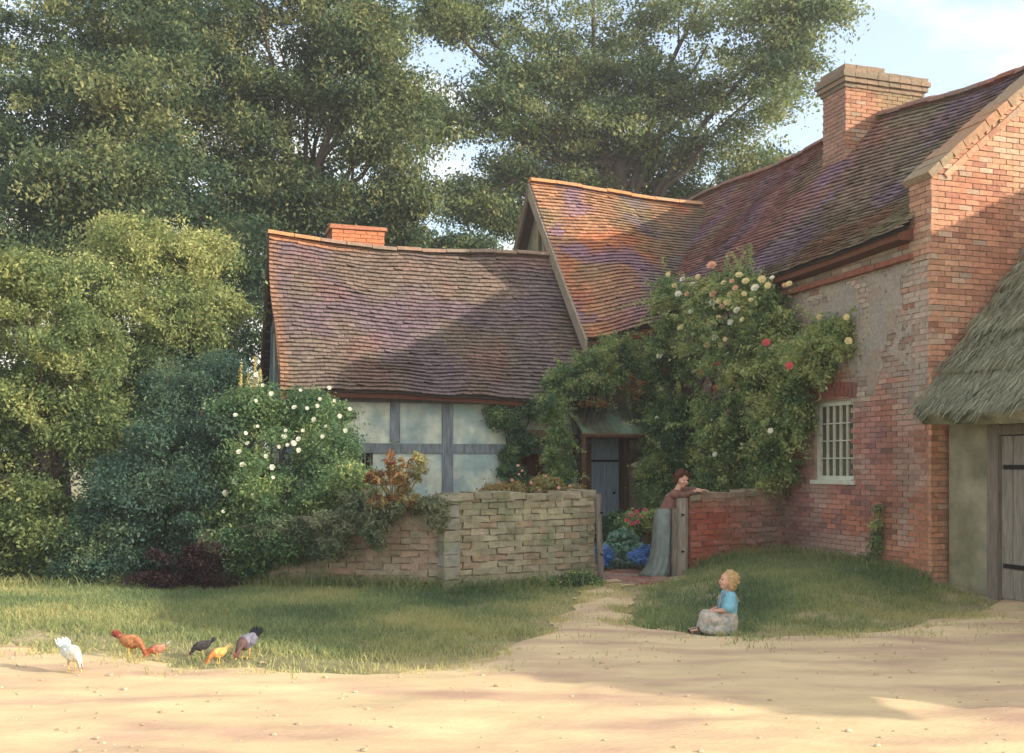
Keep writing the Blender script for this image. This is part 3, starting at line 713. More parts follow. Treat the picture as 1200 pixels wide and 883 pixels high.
ww_.ub(WI0-.03, WI1+.03, q0-.02, q0+.08, WJ0-.05, WJ0, (1, 1, 1), .003); ww_.build('window', M['greywood'], cot)
sd = MB()
for i in range(4): sd.ub(OP0+.02+i*.12, OP0+.13+i*.12, q0+.09, q0+.12, 0.05, OPZ-.02, (1.0, .55, .45), .002)
sd.build('door', M['oak'], cot)
ln_ = MB(); ln_.ub(OP0-.12, OP1+.12, q0-.05, q0+.03, OPZ, OPZ+.14, (1.3, 1.15, .9), .008); ln_.ub(OP0-.1, OP0, q0-.03, q0+.03, 0, OPZ, (.6, .4, .35), .004); ln_.ub(OP1, OP1+.1, q0-.03, q0+.03, 0, OPZ, (.6, .4, .35), .004)
ln_.build('door_frame', M['greywood'], cot)
cc = MB(); a0, a1, b0, b1 = 2.72, 3.66, 18.26, 18.9
brick_face(cc, W(a0, b0, 0), UD, -VD, a1-a0, lambda x: 5.0, lambda x: 5.80, colf=lambda x, z: lerp((.55, .2, .09), (.46, .17, .09), random.random()), z0=5.0, z1=5.78)
brick_face(cc, W(a0, b0, 0), VD, -UD, b1-b0, lambda x: 5.0, lambda x: 5.80, colf=lambda x, z: (.28, .12, .09), z0=5.0, z1=5.78)  # left face in darker brick colour, standing for its shaded side
cc.ub(a0+.02, a1, b0+.02, b1, 4.6, 5.76, (.4, .2, .12)); cc.ub(a0-.04, a1+.04, b0-.04, b1+.04, 5.76, 5.83, (.40, .17, .10), .008)
cc.build('chimney', M['brick'], croof)

# ================================================================ THATCHED SHED
shed = empty('thatched_shed', W(8.8, 9.9, 0), 'low thatched outbuilding with plastered wall and plank door, built against the brick gable', 'shed')
SV0, SV1 = 1.9, 9.93  # near end is out of view, lengthened to widen its shadow on the track
SUW, SUE, SUR, SZE, SZR = 8.8, 8.27, 11.15, 2.14, 5.5
sb = MB(); sb.ub(SUW, SUW+.25, 9.3, 9.93, -.2, 2.35); sb.ub(SUW, SUW+.25, SV0+.3, 7.9, -.2, 2.35); sb.ub(SUW, SUW+.25, 7.9, 9.3, 1.98, 2.35)
sb.ub(SUW+.25, 13.5, SV0+.3, SV0+.55, -.2, 2.3); sb.prism([W(SUW, SV0+.3, 2.3), W(13.5, SV0+.3, 2.3), W(SUR, SV0+.3, 5.0)], VD*.25)
sb.ub(13.25, 13.5, SV0+.55, SV1, -.2, 2.3)
sb.build('wall', M['daub'], shed)
sp = MB(); sp.ub(SUW-.035, SUW+.05, 9.14, 9.30, 0, 2.1, (.8, .8, .8), .006); sp.ub(SUW-.03, SUW+.05, 7.9, 8.0, 0, 2.1, (.8, .8, .8), .006); sp.ub(SUW-.03, SUW+.04, 8.0, 9.14, 1.88, 2.0, (.8, .8, .8), .006)
sp.build('door_frame', M['greywood'], shed)
sd2 = MB()
for i in range(7): sd2.ub(SUW+.02, SUW+.05, 8.02+i*.16, 8.17+i*.16, .06, 1.87, (1.0, 1.08, 1.1), .003)
d2 = sd2.build('door', M['greywood'], shed)
for z in (.4, 1.5): dl = MB(); dl.ub(SUW+.005, SUW+.02, 8.05, 9.1, z, z+.05); dl.build('strap_hinge', M['dark'], d2)
tb = MB()  # thatch body, stepped
NB = 7
def Pt(v, k, lift=0):  # k 0 eave..1 ridge
    n = Vector((-(SZR-SZE), 0, (SUR-SUE))); n.normalize()
    u = SUE+(SUR-SUE)*k + n.x*lift; z = SZE+(SZR-SZE)*k + n.z*lift + .05*math.sin(v*1.3+k*3)*0.6
    return W(u, v, z)
for i in range(18):
    v0 = SV0-.05+(SV1-SV0+.03)*i/18; v1 = SV0-.05+(SV1-SV0+.03)*(i+1)/18
    for j in range(NB):
        k0, k1 = j/NB, (j+1)/NB
        tb.hexa([Pt(v0, k0, -.19), Pt(v1, k0, -.19), Pt(v1, k1, -.19), Pt(v0, k1, -.19), Pt(v0, k0, .0), Pt(v1, k0, .0), Pt(v1, k1, -.05), Pt(v0, k1, -.05)])
tb.prism([W(SUR, SV0-.05, SZR), W(2*SUR-SUE, SV0-.05, SZE), W(2*SUR-SUE, SV0-.05, SZE-.28), W(SUR, SV0-.05, SZR-.35)], VD*(SV1-SV0))
M['thatch'] = mat('thatch', (.29, .28, .18), .95, attr=False, nscale=6, namt=.4, bump=.7, bscale=30, second=(.10, .12, .06), s2scale=1.8)
th = tb.build('thatch', M['thatch'], shed)
M['straw'] = leafmat('straw', [(0, (.13, .13, .09)), (.4, (.25, .26, .175)), (.7, (.34, .35, .24)), (1, (.48, .46, .32))], trans=.1, nscale=1.5, namp=.45)
def strands(name, n, fn, material, parent, seed):
    rg = random.Random(seed); V = []; T = []
    for i in range(n):
        p, d, s, ln, wd, t = fn(rg); V += [p-s*wd, p+s*wd, p+d*ln+s*wd*.5, p+d*ln-s*wd*.5]; T.append(t)
    me = bpy.data.meshes.new(name); n = len(T); me.vertices.add(4*n); me.vertices.foreach_set('co', np.array([tuple(q) for q in V], 'f').ravel())
    me.loops.add(4*n); me.loops.foreach_set('vertex_index', np.arange(4*n, dtype='i')); me.polygons.add(n)
    me.polygons.foreach_set('loop_start', np.arange(0, 4*n, 4, dtype='i')); me.polygons.foreach_set('loop_total', np.full(n, 4, 'i'))
    a = me.attributes.new('tint', 'FLOAT', 'FACE'); a.data.foreach_set('value', np.array(T, 'f')); me.materials.append(material); me.update(calc_edges=True)
    o = bpy.data.objects.new(name, me); COL.objects.link(o); adopt(o, parent); return o
down = (Pt(0, 0)-Pt(0, 1)).normalized(); tn = (-(SZR-SZE)*UD + (SUR-SUE)*ZD).normalized()
def straw(rg):
    j = rg.randint(0, NB-1); v = rg.uniform(SV0-.1, SV1); wob = .35*fb(v, j*3.1, 0, 1.4)
    k = (j + rg.uniform(.0, 1.0)+wob*.5)/NB; k = max(-.0, min(1, k)); fr = (k*NB+wob) % 1
    p = Pt(v, k, .015+.07*(1-fr)); 
    d = (down + VD*rg.gauss(0, .16) + tn*rg.gauss(.02, .10)).normalized()
    return p, d, (VD+tn*rg.gauss(0, .5)).normalized(), rg.uniform(.08, .2), rg.uniform(.0025, .006), rg.gauss(.42, .2)
strands('straw', 60000, straw, M['straw'], th, 3)
def fringe(rg):
    v = rg.uniform(SV0-.1, SV1); q = rg.uniform(-.18, .02)
    p = Pt(v, .03, q); d = (down + VD*rg.gauss(0, .12) + ZD*rg.gauss(-.1, .12)).normalized()
    return p, d, (VD+tn*rg.gauss(0, .6)).normalized(), rg.uniform(.06, .13), rg.uniform(.003, .006), rg.gauss(.4, .2)
strands('eaves_fringe', 14000, fringe, M['straw'], th, 4)

# ================================================================ GARDEN WALLS, GATE POSTS
random.seed(8)
def rubble(e, name, A, B, top, th=.32, bl=.24, bh=.08, colf=bc_stone, extra_end=True, base=-.1):
    A = Vector(A); B = Vector(B); d = B-A; L_ = d.length; d.normalize(); n = Vector((d.y, -d.x, 0))   # n: to the viewer when A is left of B
    mb = MB(); topf = lambda x: top(x/L_)
    brick_face(mb, A+Vector((0, 0, base)), d, n, L_, lambda x: 0, lambda x: topf(x)-base-.02, bl=bl, bh=bh, colf=colf, dep=.1, gap=.008, jit=.012, proud=.026, z1=2)
    brick_face(mb, B-n*th+Vector((0, 0, base)), -d, -n, L_, lambda x: 0, lambda x: topf(L_-x)-base-.02, bl=bl, bh=bh, colf=colf, dep=.1, gap=.012, jit=.008, proud=.015, z1=2)
    for P0 in ((A, -1), (B, 1)):
        q = P0[0]; z = base
        while z < topf(0 if P0[1] < 0 else L_)-.03:
            mb.ob(q, n, d*P0[1], ZD, (-th, -.1, z), (0, .012, z+bh-.012), colf(q.x, z), .008); z += bh
    o = mb.build(name, M['stone'] if colf is not bc_red else M['brick'], e)
    cp = MB(); x = 0
    while x < L_:
        l2 = random.uniform(.18, .34); xb = min(x+l2-.01, L_)
        cp.ob(A, d, n, ZD, (x, -th-.02, topf(x)-.05), (xb, .03, topf(x)+random.uniform(.015, .05)), lerp(lerp(colf(x, 1), (.34, .30, .22), .6), (.2, .17, .12), random.random()*.4), .014); x += l2
    cp.build('coping', M['stone'], o)
    cr_ = MB(); ns = 10
    for i in range(ns):
        xa, xb = L_*i/ns, L_*(i+1)/ns
        cr_.hexa([A+d*xa-n*.02+ZD*-.2, A+d*xb-n*.02+ZD*-.2, A+d*xb-n*(th-.02)+ZD*-.2, A+d*xa-n*(th-.02)+ZD*-.2, A+d*xa-n*.02+ZD*(topf(xa)-.04), A+d*xb-n*.02+ZD*(topf(xb)-.04), A+d*xb-n*(th-.02)+ZD*(topf(xb)-.04), A+d*xa-n*(th-.02)+ZD*(topf(xa)-.04)])
    cr_.build('mortar_core', M['mortar'], o)
    return o
P1, P2, P3, P4 = Vector((1.06, 13.25, 0)), Vector((-.70, 12.25, 0)), Vector((-2.35, 12.6, 0)), Vector((-3.9, 12.75, 0))
gw = empty('garden_wall', P2, 'mossy olive stone and brick garden wall in front of the timber cottage', 'wall')
rubble(gw, 'wall_run', P2, P1, lambda t: 1.17+.02*math.sin(t*9))
def bc_left(x, z):
    c = bc_stone(x, z); return lerp(c, lerp((.36, .21, .16), (.34, .28, .22), random.random()), .6)
rubble(gw, 'wall_run', P3, P2, lambda t: .93+.20*t+.03*math.sin(t*11), bl=.23, bh=.078, colf=bc_left)
rubble(gw, 'wall_run', P4, P3, lambda t: .72+.22*t+.03*math.sin(t*8), bl=.23, bh=.078, colf=bc_left)
pi = MB(); dP = (P1-P2).normalized(); nP = Vector((dP.y, -dP.x, 0)); z = -.1
while z < 1.12:
    pi.ob(P2+dP*.02, dP, nP, ZD, (-.17, -.2, z), (.03, .045+random.uniform(0, .02), z+.135), lerp((.28, .28, .24), (.34, .30, .22), random.random()), .01); z += .147
pi.ob(P2+dP*.02, dP, nP, ZD, (-.19, -.25, 1.12), (.06, .07, 1.19), (.42, .37, .30), .012)
pi.build('pier', M['stone'], gw)
rw = empty('brick_garden_wall', (2.4, 13.95, 0), 'low red brick garden wall joining the farmhouse beside the gateway', 'wall')
RA, RB = Vector((2.42, 13.92, 0)), Vector((4.08, 15.15, 0))
rubble(rw, 'wall_run', RA, RB, lambda t: 1.12+.07*t, th=.24, bl=.225, bh=.076, colf=bc_red, base=-.02)
def gatepost(name, x, y, h, r, lean, label, tone, split=False):
    e = empty(name, (x, y, hgt(x, y)), label, 'gate post', 'posts at the garden gateway')
    p = MB(); n = 9; pts = [Vector((x+lean*t/n, y, -.15+(h+.15)*t/n)) for t in range(n+1)]
    pts = [q+Vector((random.uniform(-.006, .006), random.uniform(-.006, .006), 0)) for q in pts]
    p.tube(pts, [r*(1.1-.16*t/n) for t in range(n+1)], 8, (tone,)*3)
    if split: p.tube([q+Vector((-r*1.1, -.03, 0)) for q in pts[:-1]], [r*.55]*n, 7, (tone*.7,)*3)
    p.build('post', M['greywood'], e)
    for z in (h*.35, h*.8): b = MB(); b.tube([(x, y-r*.8, z), (x+.01, y-r*1.3-.03, z)], .014, 6); b.build('iron_pin', M['dark'], e)
gatepost('gate_post', 1.13, 13.02, 1.18, .038, -.03, 'slim dark leaning wooden post at the end of the olive stone wall', .75)
gatepost('gate_post', 2.29, 13.86, 1.10, .085, .01, 'stout pale wooden gate post at the end of the red brick wall', 1.15, True)

# thin haze over the whole yard, added to lift the shaded parts
hz = MB(); hz.hexa([(-410, -61, -1.6), (410, -61, -1.6), (410, 1210, -1.6), (-410, 1210, -1.6), (-410, -61, 24), (410, -61, 24), (410, 1210, 24), (-410, 1210, 24)])
hm = bpy.data.materials.new('haze'); hm.use_nodes = True; hm.node_tree.nodes.clear()
hv = hm.node_tree.nodes.new('ShaderNodeVolumePrincipled'); hv.inputs['Density'].default_value = .0018; hv.inputs['Color'].default_value = (.88, .93, .95, 1); hv.inputs['Anisotropy'].default_value = .15
ho = hm.node_tree.nodes.new('ShaderNodeOutputMaterial'); hm.node_tree.links.new(hv.outputs[0], ho.inputs['Volume'])
tag(hz.build('haze', hm), kind='stuff')

# ================================================================ TREES
tree('elm_tree', 'tall spreading elm behind the brick farmhouse, branches showing against the sky', 'tree',
     [pl(640, 55, 30, 85, 55, t=-.02), pl(560, 140, 29, 70, 45), pl(720, 40, 31, 90, 60), pl(830, 50, 30, 90, 50, t=.02), pl(885, 115, 29, 60, 40, t=.12), pl(700, 150, 30, 75, 45, t=-.1),
      pl(810, 175, 30, 75, 32), pl(895, 200, 29, 45, 22, t=.1), pl(600, 205, 30, 55, 28, t=.05), pl(548, 235, 29, 34, 26), pl(940, 14, 29, 60, 12), pl(770, 228, 31, 70, 25), pl(680, -60, 30, 140, 60), pl(840, -50, 30, 120, 45), pl(520, 20, 29, 40, 22), pl(600, 255, 30, 50, 22, t=-.1), pl(860, 235, 31, 60, 18), pl(660, 225, 30, 50, 22), pl(500, 140, 29, 30, 25), pl(560, 20, 30, 60, 30), pl(745, 105, 30, 55, 38, t=-.15), pl(680, 95, 30, 45, 35), pl(800, 112, 30, 55, 26, t=.05), pl(640, 150, 30, 50, 30, t=-.1), pl(730, 190, 31, 60, 30, t=-.2), pl(920, 60, 29, 40, 28, t=.1), pl(600, 95, 29, 60, 30)],
     at(735, 605, 30), at(725, 190, 30), .34, 'lf_elm', 26, .62, 260, .125, 101, flat=.45, tint=.46, tv=.19, up=.45)
tree('oak_tree', 'dark green tree behind the timber cottage with bare twigs in its crown', 'tree',
     [pl(330, 50, 24, 100, 60, t=-.05), pl(240, 110, 24, 80, 60, t=.1), pl(430, 100, 24, 55, 50), pl(450, 175, 24, 48, 35, t=.12), pl(290, 180, 24, 80, 50), pl(320, 245, 24, 90, 40, t=-.05), pl(420, 250, 24, 70, 28, t=.1), pl(475, 235, 24, 26, 25), pl(200, 40, 24, 80, 50), pl(300, -40, 24, 160, 50), pl(260, 20, 25, 90, 50), pl(370, 10, 25, 80, 40), pl(440, 40, 24, 35, 28, t=.12), pl(230, 250, 24, 70, 50), pl(450, 278, 25, 60, 20, t=-.1), pl(535, 292, 27, 40, 10, t=-.1), pl(300, 110, 24, 60, 40), pl(420, 40, 24, 60, 40), pl(350, 200, 25.5, 90, 50, t=-.1), pl(470, 120, 24, 35, 40), pl(180, 150, 25, 80, 60), pl(380, 110, 25.5, 40, 60, t=.05), pl(290, 300, 25, 60, 60, t=-.15)],
     at(350, 625, 24), at(352, 230, 24), .26, 'lf_dark', 29, .54, 300, .105, 102, flat=.5, tint=.5, tv=.2, up=.4, twigs=5)
tree('chestnut_tree', 'broad dark tree filling the top left corner behind the pale green tree', 'tree',
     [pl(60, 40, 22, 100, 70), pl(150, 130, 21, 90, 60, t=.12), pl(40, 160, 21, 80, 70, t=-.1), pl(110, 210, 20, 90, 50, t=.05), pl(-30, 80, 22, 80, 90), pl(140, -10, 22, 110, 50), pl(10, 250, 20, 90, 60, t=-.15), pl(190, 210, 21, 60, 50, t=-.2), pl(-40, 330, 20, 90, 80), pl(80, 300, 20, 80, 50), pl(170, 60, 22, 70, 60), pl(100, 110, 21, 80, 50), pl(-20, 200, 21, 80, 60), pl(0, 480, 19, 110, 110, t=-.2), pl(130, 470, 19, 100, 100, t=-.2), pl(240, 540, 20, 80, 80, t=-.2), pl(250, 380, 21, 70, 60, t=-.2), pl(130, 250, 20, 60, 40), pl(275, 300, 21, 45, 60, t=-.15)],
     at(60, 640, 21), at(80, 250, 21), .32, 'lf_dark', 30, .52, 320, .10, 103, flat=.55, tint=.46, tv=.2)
tree('willow_tree', 'pale yellow green rounded tree left of the cottage gable', 'tree',
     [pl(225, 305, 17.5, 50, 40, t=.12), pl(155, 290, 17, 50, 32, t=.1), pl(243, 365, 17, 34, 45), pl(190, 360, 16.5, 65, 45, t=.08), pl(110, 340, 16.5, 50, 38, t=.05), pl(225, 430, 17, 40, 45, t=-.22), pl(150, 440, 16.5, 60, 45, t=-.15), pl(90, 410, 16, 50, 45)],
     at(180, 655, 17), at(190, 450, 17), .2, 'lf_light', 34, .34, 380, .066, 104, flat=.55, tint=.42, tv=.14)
tree('hedge_tree', 'bushy green tree at the left edge in front of the pale green tree', 'tree',
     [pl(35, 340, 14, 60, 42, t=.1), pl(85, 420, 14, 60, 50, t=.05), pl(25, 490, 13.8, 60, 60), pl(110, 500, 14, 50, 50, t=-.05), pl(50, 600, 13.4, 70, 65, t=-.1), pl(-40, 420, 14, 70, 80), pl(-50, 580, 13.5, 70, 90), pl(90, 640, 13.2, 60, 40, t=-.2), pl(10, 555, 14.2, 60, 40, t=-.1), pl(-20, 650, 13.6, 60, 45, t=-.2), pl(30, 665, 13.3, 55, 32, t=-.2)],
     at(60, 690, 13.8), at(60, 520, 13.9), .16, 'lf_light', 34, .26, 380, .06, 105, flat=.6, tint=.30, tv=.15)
tree('laurel_bush', 'large dark blue green bush between the edge tree and the white flowering bush', 'bush',
     [pl(180, 540, 13.4, 60, 50), pl(215, 600, 13, 65, 50, t=.1), pl(140, 610, 13, 55, 55), pl(250, 520, 13.6, 50, 40), pl(160, 670, 12.9, 50, 30), pl(210, 470, 14.6, 60, 40), pl(262, 445, 15, 34, 32, t=.05), pl(255, 650, 13, 30, 35), pl(120, 660, 12.8, 50, 32, t=.1)],
     at(190, 685, 13.2), at(190, 590, 13.2), .08, 'lf_blue', 36, .22, 330, .052, 106, flat=.7, tint=.45, tv=.15)
tree('purple_shrub', 'low dark burgundy shrub at the foot of the blue green bush', 'shrub',
     [pl(215, 665, 12.3, 40, 22), pl(185, 685, 12.2, 28, 14), pl(245, 655, 12.4, 24, 26), pl(255, 682, 12.3, 24, 12)],
     at(215, 697, 12.3), at(215, 680, 12.3), .02, 'lf_purple', 16, .12, 260, .045, 107, tint=.5)
fb_e = tree('flowering_bush', 'tall green bush with white flowers growing over the left end of the garden wall', 'bush',
     [pl(290, 485, 13.6, 42, 35), pl(345, 492, 13.9, 50, 35), pl(325, 545, 13.2, 65, 45, t=.05), pl(385, 535, 13.6, 35, 50), pl(300, 600, 12.9, 50, 45), pl(365, 595, 12.9, 50, 32, t=.15), pl(285, 645, 12.7, 32, 30, t=-.1), pl(400, 570, 13, 42, 22, t=.2), pl(335, 640, 12.5, 30, 22)],
     at(320, 690, 13.2), at(320, 580, 13.2), .06, 'lf_vine', 40, .18, 240, .05, 108, flat=.7, tint=.34, tv=.15)
# background trees closing the skyline low down
for i, (px, py, Y, rx, rz, lab) in enumerate(((520, 330, 38, 70, 55, 'distant rounded tree seen low between the cottage chimney and the wing gable'),)):
    tree('distant_tree', lab, 'tree', [pl(px, py, Y, rx, rz), pl(px+60, py+30, Y, rx, rz), pl(px-70, py+10, Y, rx, rz)], at(px, 590, Y), at(px, py+60, Y), .3, 'lf_blue', 20, .8, 250, .24, 120+i)

# ================================================================ FLOWERS
def petal_mat(name, c): return mat(name, c, .6, attr=False, nscale=30, namt=.12, bump=0, trans=.25)
PM = {'white': petal_mat('petal_white', (.85, .84, .72)), 'cream': petal_mat('petal_cream', (.82, .72, .40)), 'blush': petal_mat('petal_blush', (.80, .50, .34)), 'pink': petal_mat('petal_pink', (.70, .14, .17)), 'red': petal_mat('petal_red', (.6, .05, .05)), 'yellow': petal_mat('petal_yellow', (.75, .6, .16)), 'palepink': petal_mat('petal_pale_pink', (.78, .42, .38))}
def bloom_mesh(c):
    mb = MB(); rg = random.Random(hash(c) % 97)
    for ring, (n, r, tilt, off) in enumerate(((6, 1.0, .25, 0), (5, .8, .7, .12), (4, .5, 1.15, .22))):
        for i in range(n):
            a = 2*math.pi*(i+ring*.37)/n; d = Vector((math.cos(a), math.sin(a), 0)); s = Vector((-d.y, d.x, 0))
            o = d*.1*r + Vector((0, 0, off)); t = (d*math.cos(tilt)+Vector((0, 0, math.sin(tilt)))) * r
            cup = Vector((0, 0, .12*r))
            P_ = [o-s*.12*r, o+t*.45-s*.46*r+cup, o+t*.8-s*.36*r+cup, o+t*.95, o+t*.8+s*.36*r+cup, o+t*.45+s*.46*r+cup, o+s*.12*r]
            m_ = o+t*.5-cup*.4
            for a_, b_ in zip(P_, P_[1:]): mb.poly([m_, a_, b_])
    mb.blob((0, 0, .2), (.3, .3, .35), n=6, m=4)
    me = bpy.data.meshes.new('rose_bloom'); me.from_pydata(mb.v, [], mb.f); me.materials.append(PM[c]); return me
BL = {c: bloom_mesh(c) for c in PM}
def bloom(parent, p, c, r, toward=None, name='flower'):
    o = bpy.data.objects.new(name, BL[c]); COL.objects.link(o); rg = random
    d = Vector(toward or (0, -1, .4)) + Vector((rg.uniform(-.4, .4), rg.uniform(-.3, .3), rg.uniform(-.2, .4)))
    o.location = p; o.rotation_euler = d.to_track_quat('Z', 'Y').to_euler(); o.scale = (r*.8, r*.8, r*.8)
    adopt(o, parent); return o
random.seed(31)
for (px, py) in ((308, 452), (360, 479), (375, 468), (382, 500), (378, 512), (276, 487), (288, 508), (333, 512), (327, 524), (337, 522), (344, 520), (350, 528), (319, 548), (264, 578), (280, 530), (300, 470), (270, 640), (268, 690-60), (296, 580), (345, 478), (392, 470), (320, 560), (372, 476), (300, 440), (318, 462), (352, 458), (368, 492), (355, 505), (290, 520), (302, 500), (284, 545), (335, 505), (350, 515), (398, 488), (405, 505), (410, 480), (386, 455), (312, 535), (262, 600), (275, 565)):
    bloom(fb_e, at(px, py, random.uniform(12.55, 12.9)), 'white', random.uniform(.028, .05))
def sprays(lobes, n, seed, ln=.45, t=.55):
    rg = random.Random(seed); out = []
    for i in range(n):
        l = rg.choice(lobes); d = Vector((rg.gauss(-.2, .8), rg.gauss(-.6, .6), rg.gauss(.2, .9))).normalized()
        p = Vector(l[0]) + Vector((d.x*l[1][0], d.y*l[1][1], d.z*l[1][2]))*.9; L_ = rg.uniform(.4, 1)*ln
        for k in range(7):
            q = p+d*L_*k/6+Vector((0, 0, -.25*L_*(k/6)**2)); out.append((tuple(q), (.05, .05, .05), 14*(1.2-k/8), t+rg.gauss(0, .1)))
    return out
# climbing rose on the side wall
def wl_(px, py, rx, rz, u=8.35, t=0, dep=.32):
    p = on_u(px, py, u); k = p.y/F; return (p, (rx*k, max(dep, rx*k*.8), rz*k), t)
rose = empty('climbing_rose', W(8.45, 14.2, .2), 'huge climbing rose with cream, white and pink blooms on the farmhouse side wall', 'climbing plant')
rl = [wl_(795, 355, 34, 28, 8.1, -.02), wl_(845, 345, 30, 26, 8.0, .02), wl_(880, 345, 30, 26, 8.15, .15), wl_(900, 380, 32, 34, 8.25, .12), wl_(840, 400, 45, 36, 8.0, .02), wl_(785, 420, 34, 40, 8.1, -.08), wl_(870, 440, 45, 36, 8.1, .12), wl_(925, 430, 32, 32, 8.3, .1), wl_(955, 425, 30, 22, 8.4, .05), wl_(985, 395, 14, 22, 8.5, .1, .15), wl_(965, 395, 20, 20, 8.48, .05, .15), wl_(905, 495, 32, 34, 8.2), wl_(850, 500, 45, 40, 8.0, -.02), wl_(795, 500, 38, 42, 8.1, -.08), wl_(850, 560, 42, 26, 8.1, -.08), wl_(905, 550, 22, 28, 8.3, -.02), wl_(795, 555, 32, 30, 8.1, -.1), wl_(760, 370, 22, 30, 8.4, -.1), wl_(935, 480, 18, 22, 8.4)]
tb = MB(); r0 = W(8.35, 14.6, .1)
for st in (W(8.35, 14.9, .1), W(8.4, 13.4, .15), W(8.3, 16.0, .1)):
    limbs(tb, st, st+Vector((0, 0, 1.6)), [l[0] for l in random.sample(rl, 8)], .05, int(st.y*10), 1)
tb.build('stem', M['bark'], rose)
leafmesh('foliage', M['lf_vine'], rose, sub_clumps(rl, 40, .15, 160, 55, .8, .66, .2) + sprays(rl, 200, 57, .65, .72), .056, 56, shell=.7, spray=.5)
YR = [(790, 335), (812, 335), (826, 340), (855, 345), (872, 345), (885, 338), (820, 372), (832, 380), (842, 372), (856, 378), (870, 375), (826, 352), (848, 332), (795, 345), (880, 352), (836, 345), (783, 322), (800, 328), (818, 325), (805, 345), (808, 356), (835, 355), (843, 353), (846, 360), (852, 355), (864, 364), (866, 323), (858, 330), (893, 328), (905, 326), (900, 335), (812, 398), (829, 405), (773, 417), (798, 385), (862, 338), (850, 398), (838, 396), (845, 405), (920, 335), (874, 330), (810, 366), (925, 333)]
for i, (px, py) in enumerate(YR):
    p = on_u(px, py, 7.72); bloom(rose, p, ('cream', 'white', 'cream', 'blush')[i % 4], random.uniform(.045, .08), (-.5, -1, .4), 'rose_bloom')
for (px, py) in ((834, 312), ): bloom(rose, on_u(px, py, 7.8), 'blush', .1, (-.5, -1, .4), 'rose_bloom')
for (px, py) in ((822, 438), (842, 427), (839, 455), (925, 429), (898, 402)): bloom(rose, on_u(px, py, 7.72), 'pink', random.uniform(.06, .08), (-.5, -1, .3), 'rose_bloom')
for (px, py) in ((750, 505), (763, 505), (735, 516), (752, 524), (745, 545), (903, 505), (838, 533), (992, 372), (994, 400), (770, 490), (960, 372)): bloom(rose, on_u(px, py, 7.75 if px < 920 else 8.35), 'cream' if px > 950 else 'white', random.uniform(.045, .065), (-.5, -1, .3), 'rose_bloom')
# vine over the porch and wing wall
def wv(px, py, rx, rz, v=16.2, t=0, dep=.28):
    p = on_v(px, py, v); k = p.y/F; return (p, (rx*k, dep, rz*k), t)
vine = empty('porch_vine', W(6.6, 16.0, 0), 'green creeper hanging over the cottage eaves and the porch beside the blue door', 'climbing plant')
vl = [wv(722, 415, 26, 22, 16.1), wv(695, 432, 26, 20, 15.9, .05), wv(665, 452, 26, 18, 15.85, .02), wv(645, 480, 16, 18, 15.8), wv(655, 515, 12, 24, 15.7, .03), wv(657, 552, 13, 22, 15.7, -.02), wv(735, 440, 28, 22, 16.2, -.1), wv(700, 452, 18, 8, 16.2, -.05), wv(765, 480, 18, 26, 16.1, -.1), wv(768, 520, 16, 25, 15.8, -.1), wv(758, 560, 9, 26, 15.7, -.1), wv(765, 590, 12, 26, 15.3, -.1)]
tb = MB(); limbs(tb, W(6.45, 15.95, 0), W(6.5, 15.9, 1.7), [l[0] for l in vl[:8]], .045, 7, 1); limbs(tb, W(8.25, 15.6, 0), W(8.2, 15.7, 1.7), [l[0] for l in vl[6:12]], .04, 9, 1); tb.build('stem', M['bark'], vine)
leafmesh('foliage', M['lf_vine'], vine, sub_clumps(vl, 30, .13, 190, 65, .8, .6, .18) + sprays(vl[:8], 80, 68, .35, .7), .052, 66, shell=.7, spray=.5)
leafmesh('withered_foliage', M['lf_rust'], vine, sub_clumps([wv(742, 455, 18, 14, 15.75), wv(695, 472, 26, 7, 15.75), wv(772, 430, 12, 26, 15.9)], 22, .08, 22, 67, .7, .25, .2), .05, 67, shell=.9)
ivy = empty('wall_ivy', W(5.5, 16.25, 0), 'dark ivy on the cottage wall left of the small brown door', 'climbing plant')
il = [wv(590, 490, 22, 14, 16.2), wv(608, 515, 16, 22, 16.2, -.05), wv(600, 545, 14, 22, 16.15, -.1), wv(625, 480, 18, 9, 16.2, -.1), wv(610, 570, 14, 16, 16.1)]
tb = MB(); limbs(tb, W(5.35, 16.25, 0), W(5.4, 16.25, 1.5), [l[0] for l in il], .03, 7, 1); tb.build('stem', M['bark'], ivy)
leafmesh('foliage', M['lf_vine'], ivy, sub_clumps([(l[0], (l[1][0], .16, l[1][2]), l[2]) for l in il], 24, .11, 200, 75, .75, .32, .13), .05, 76)

# ---- small garden plants
def plant(name, label, cat, lobes, base, mt, per, crad, n, size, seed, group=None, stems=0, aspect=2.4, tint=.5, up=.35):
    e = empty(name, base, label, cat, group)
    tb = MB(); rg = random.Random(seed)
    for l in lobes:
        for k in range(max(1, stems)):
            tip = Vector(l[0])+Vector((rg.uniform(-1, 1)*l[1][0], rg.uniform(-1, 1)*l[1][1], rg.uniform(-.3, .9)*l[1][2])); b = Vector(base)+Vector((rg.uniform(-.06, .06), rg.uniform(-.05, .05), 0))
            tb.tube([b, b.lerp(tip, .5)+Vector((0, 0, .04)), tip], [.012, .008, .004], 5)
    tb.build('stem', M['bark'] if stems < 2 else M['stalk'], e)
    leafmesh('foliage', M[mt], e, sub_clumps(lobes, per, crad, n, seed, .8, tint), size, seed, aspect=aspect, up=up)
    return e
M['stalk'] = mat('stalk', (.28, .22, .09), .8, attr=False)
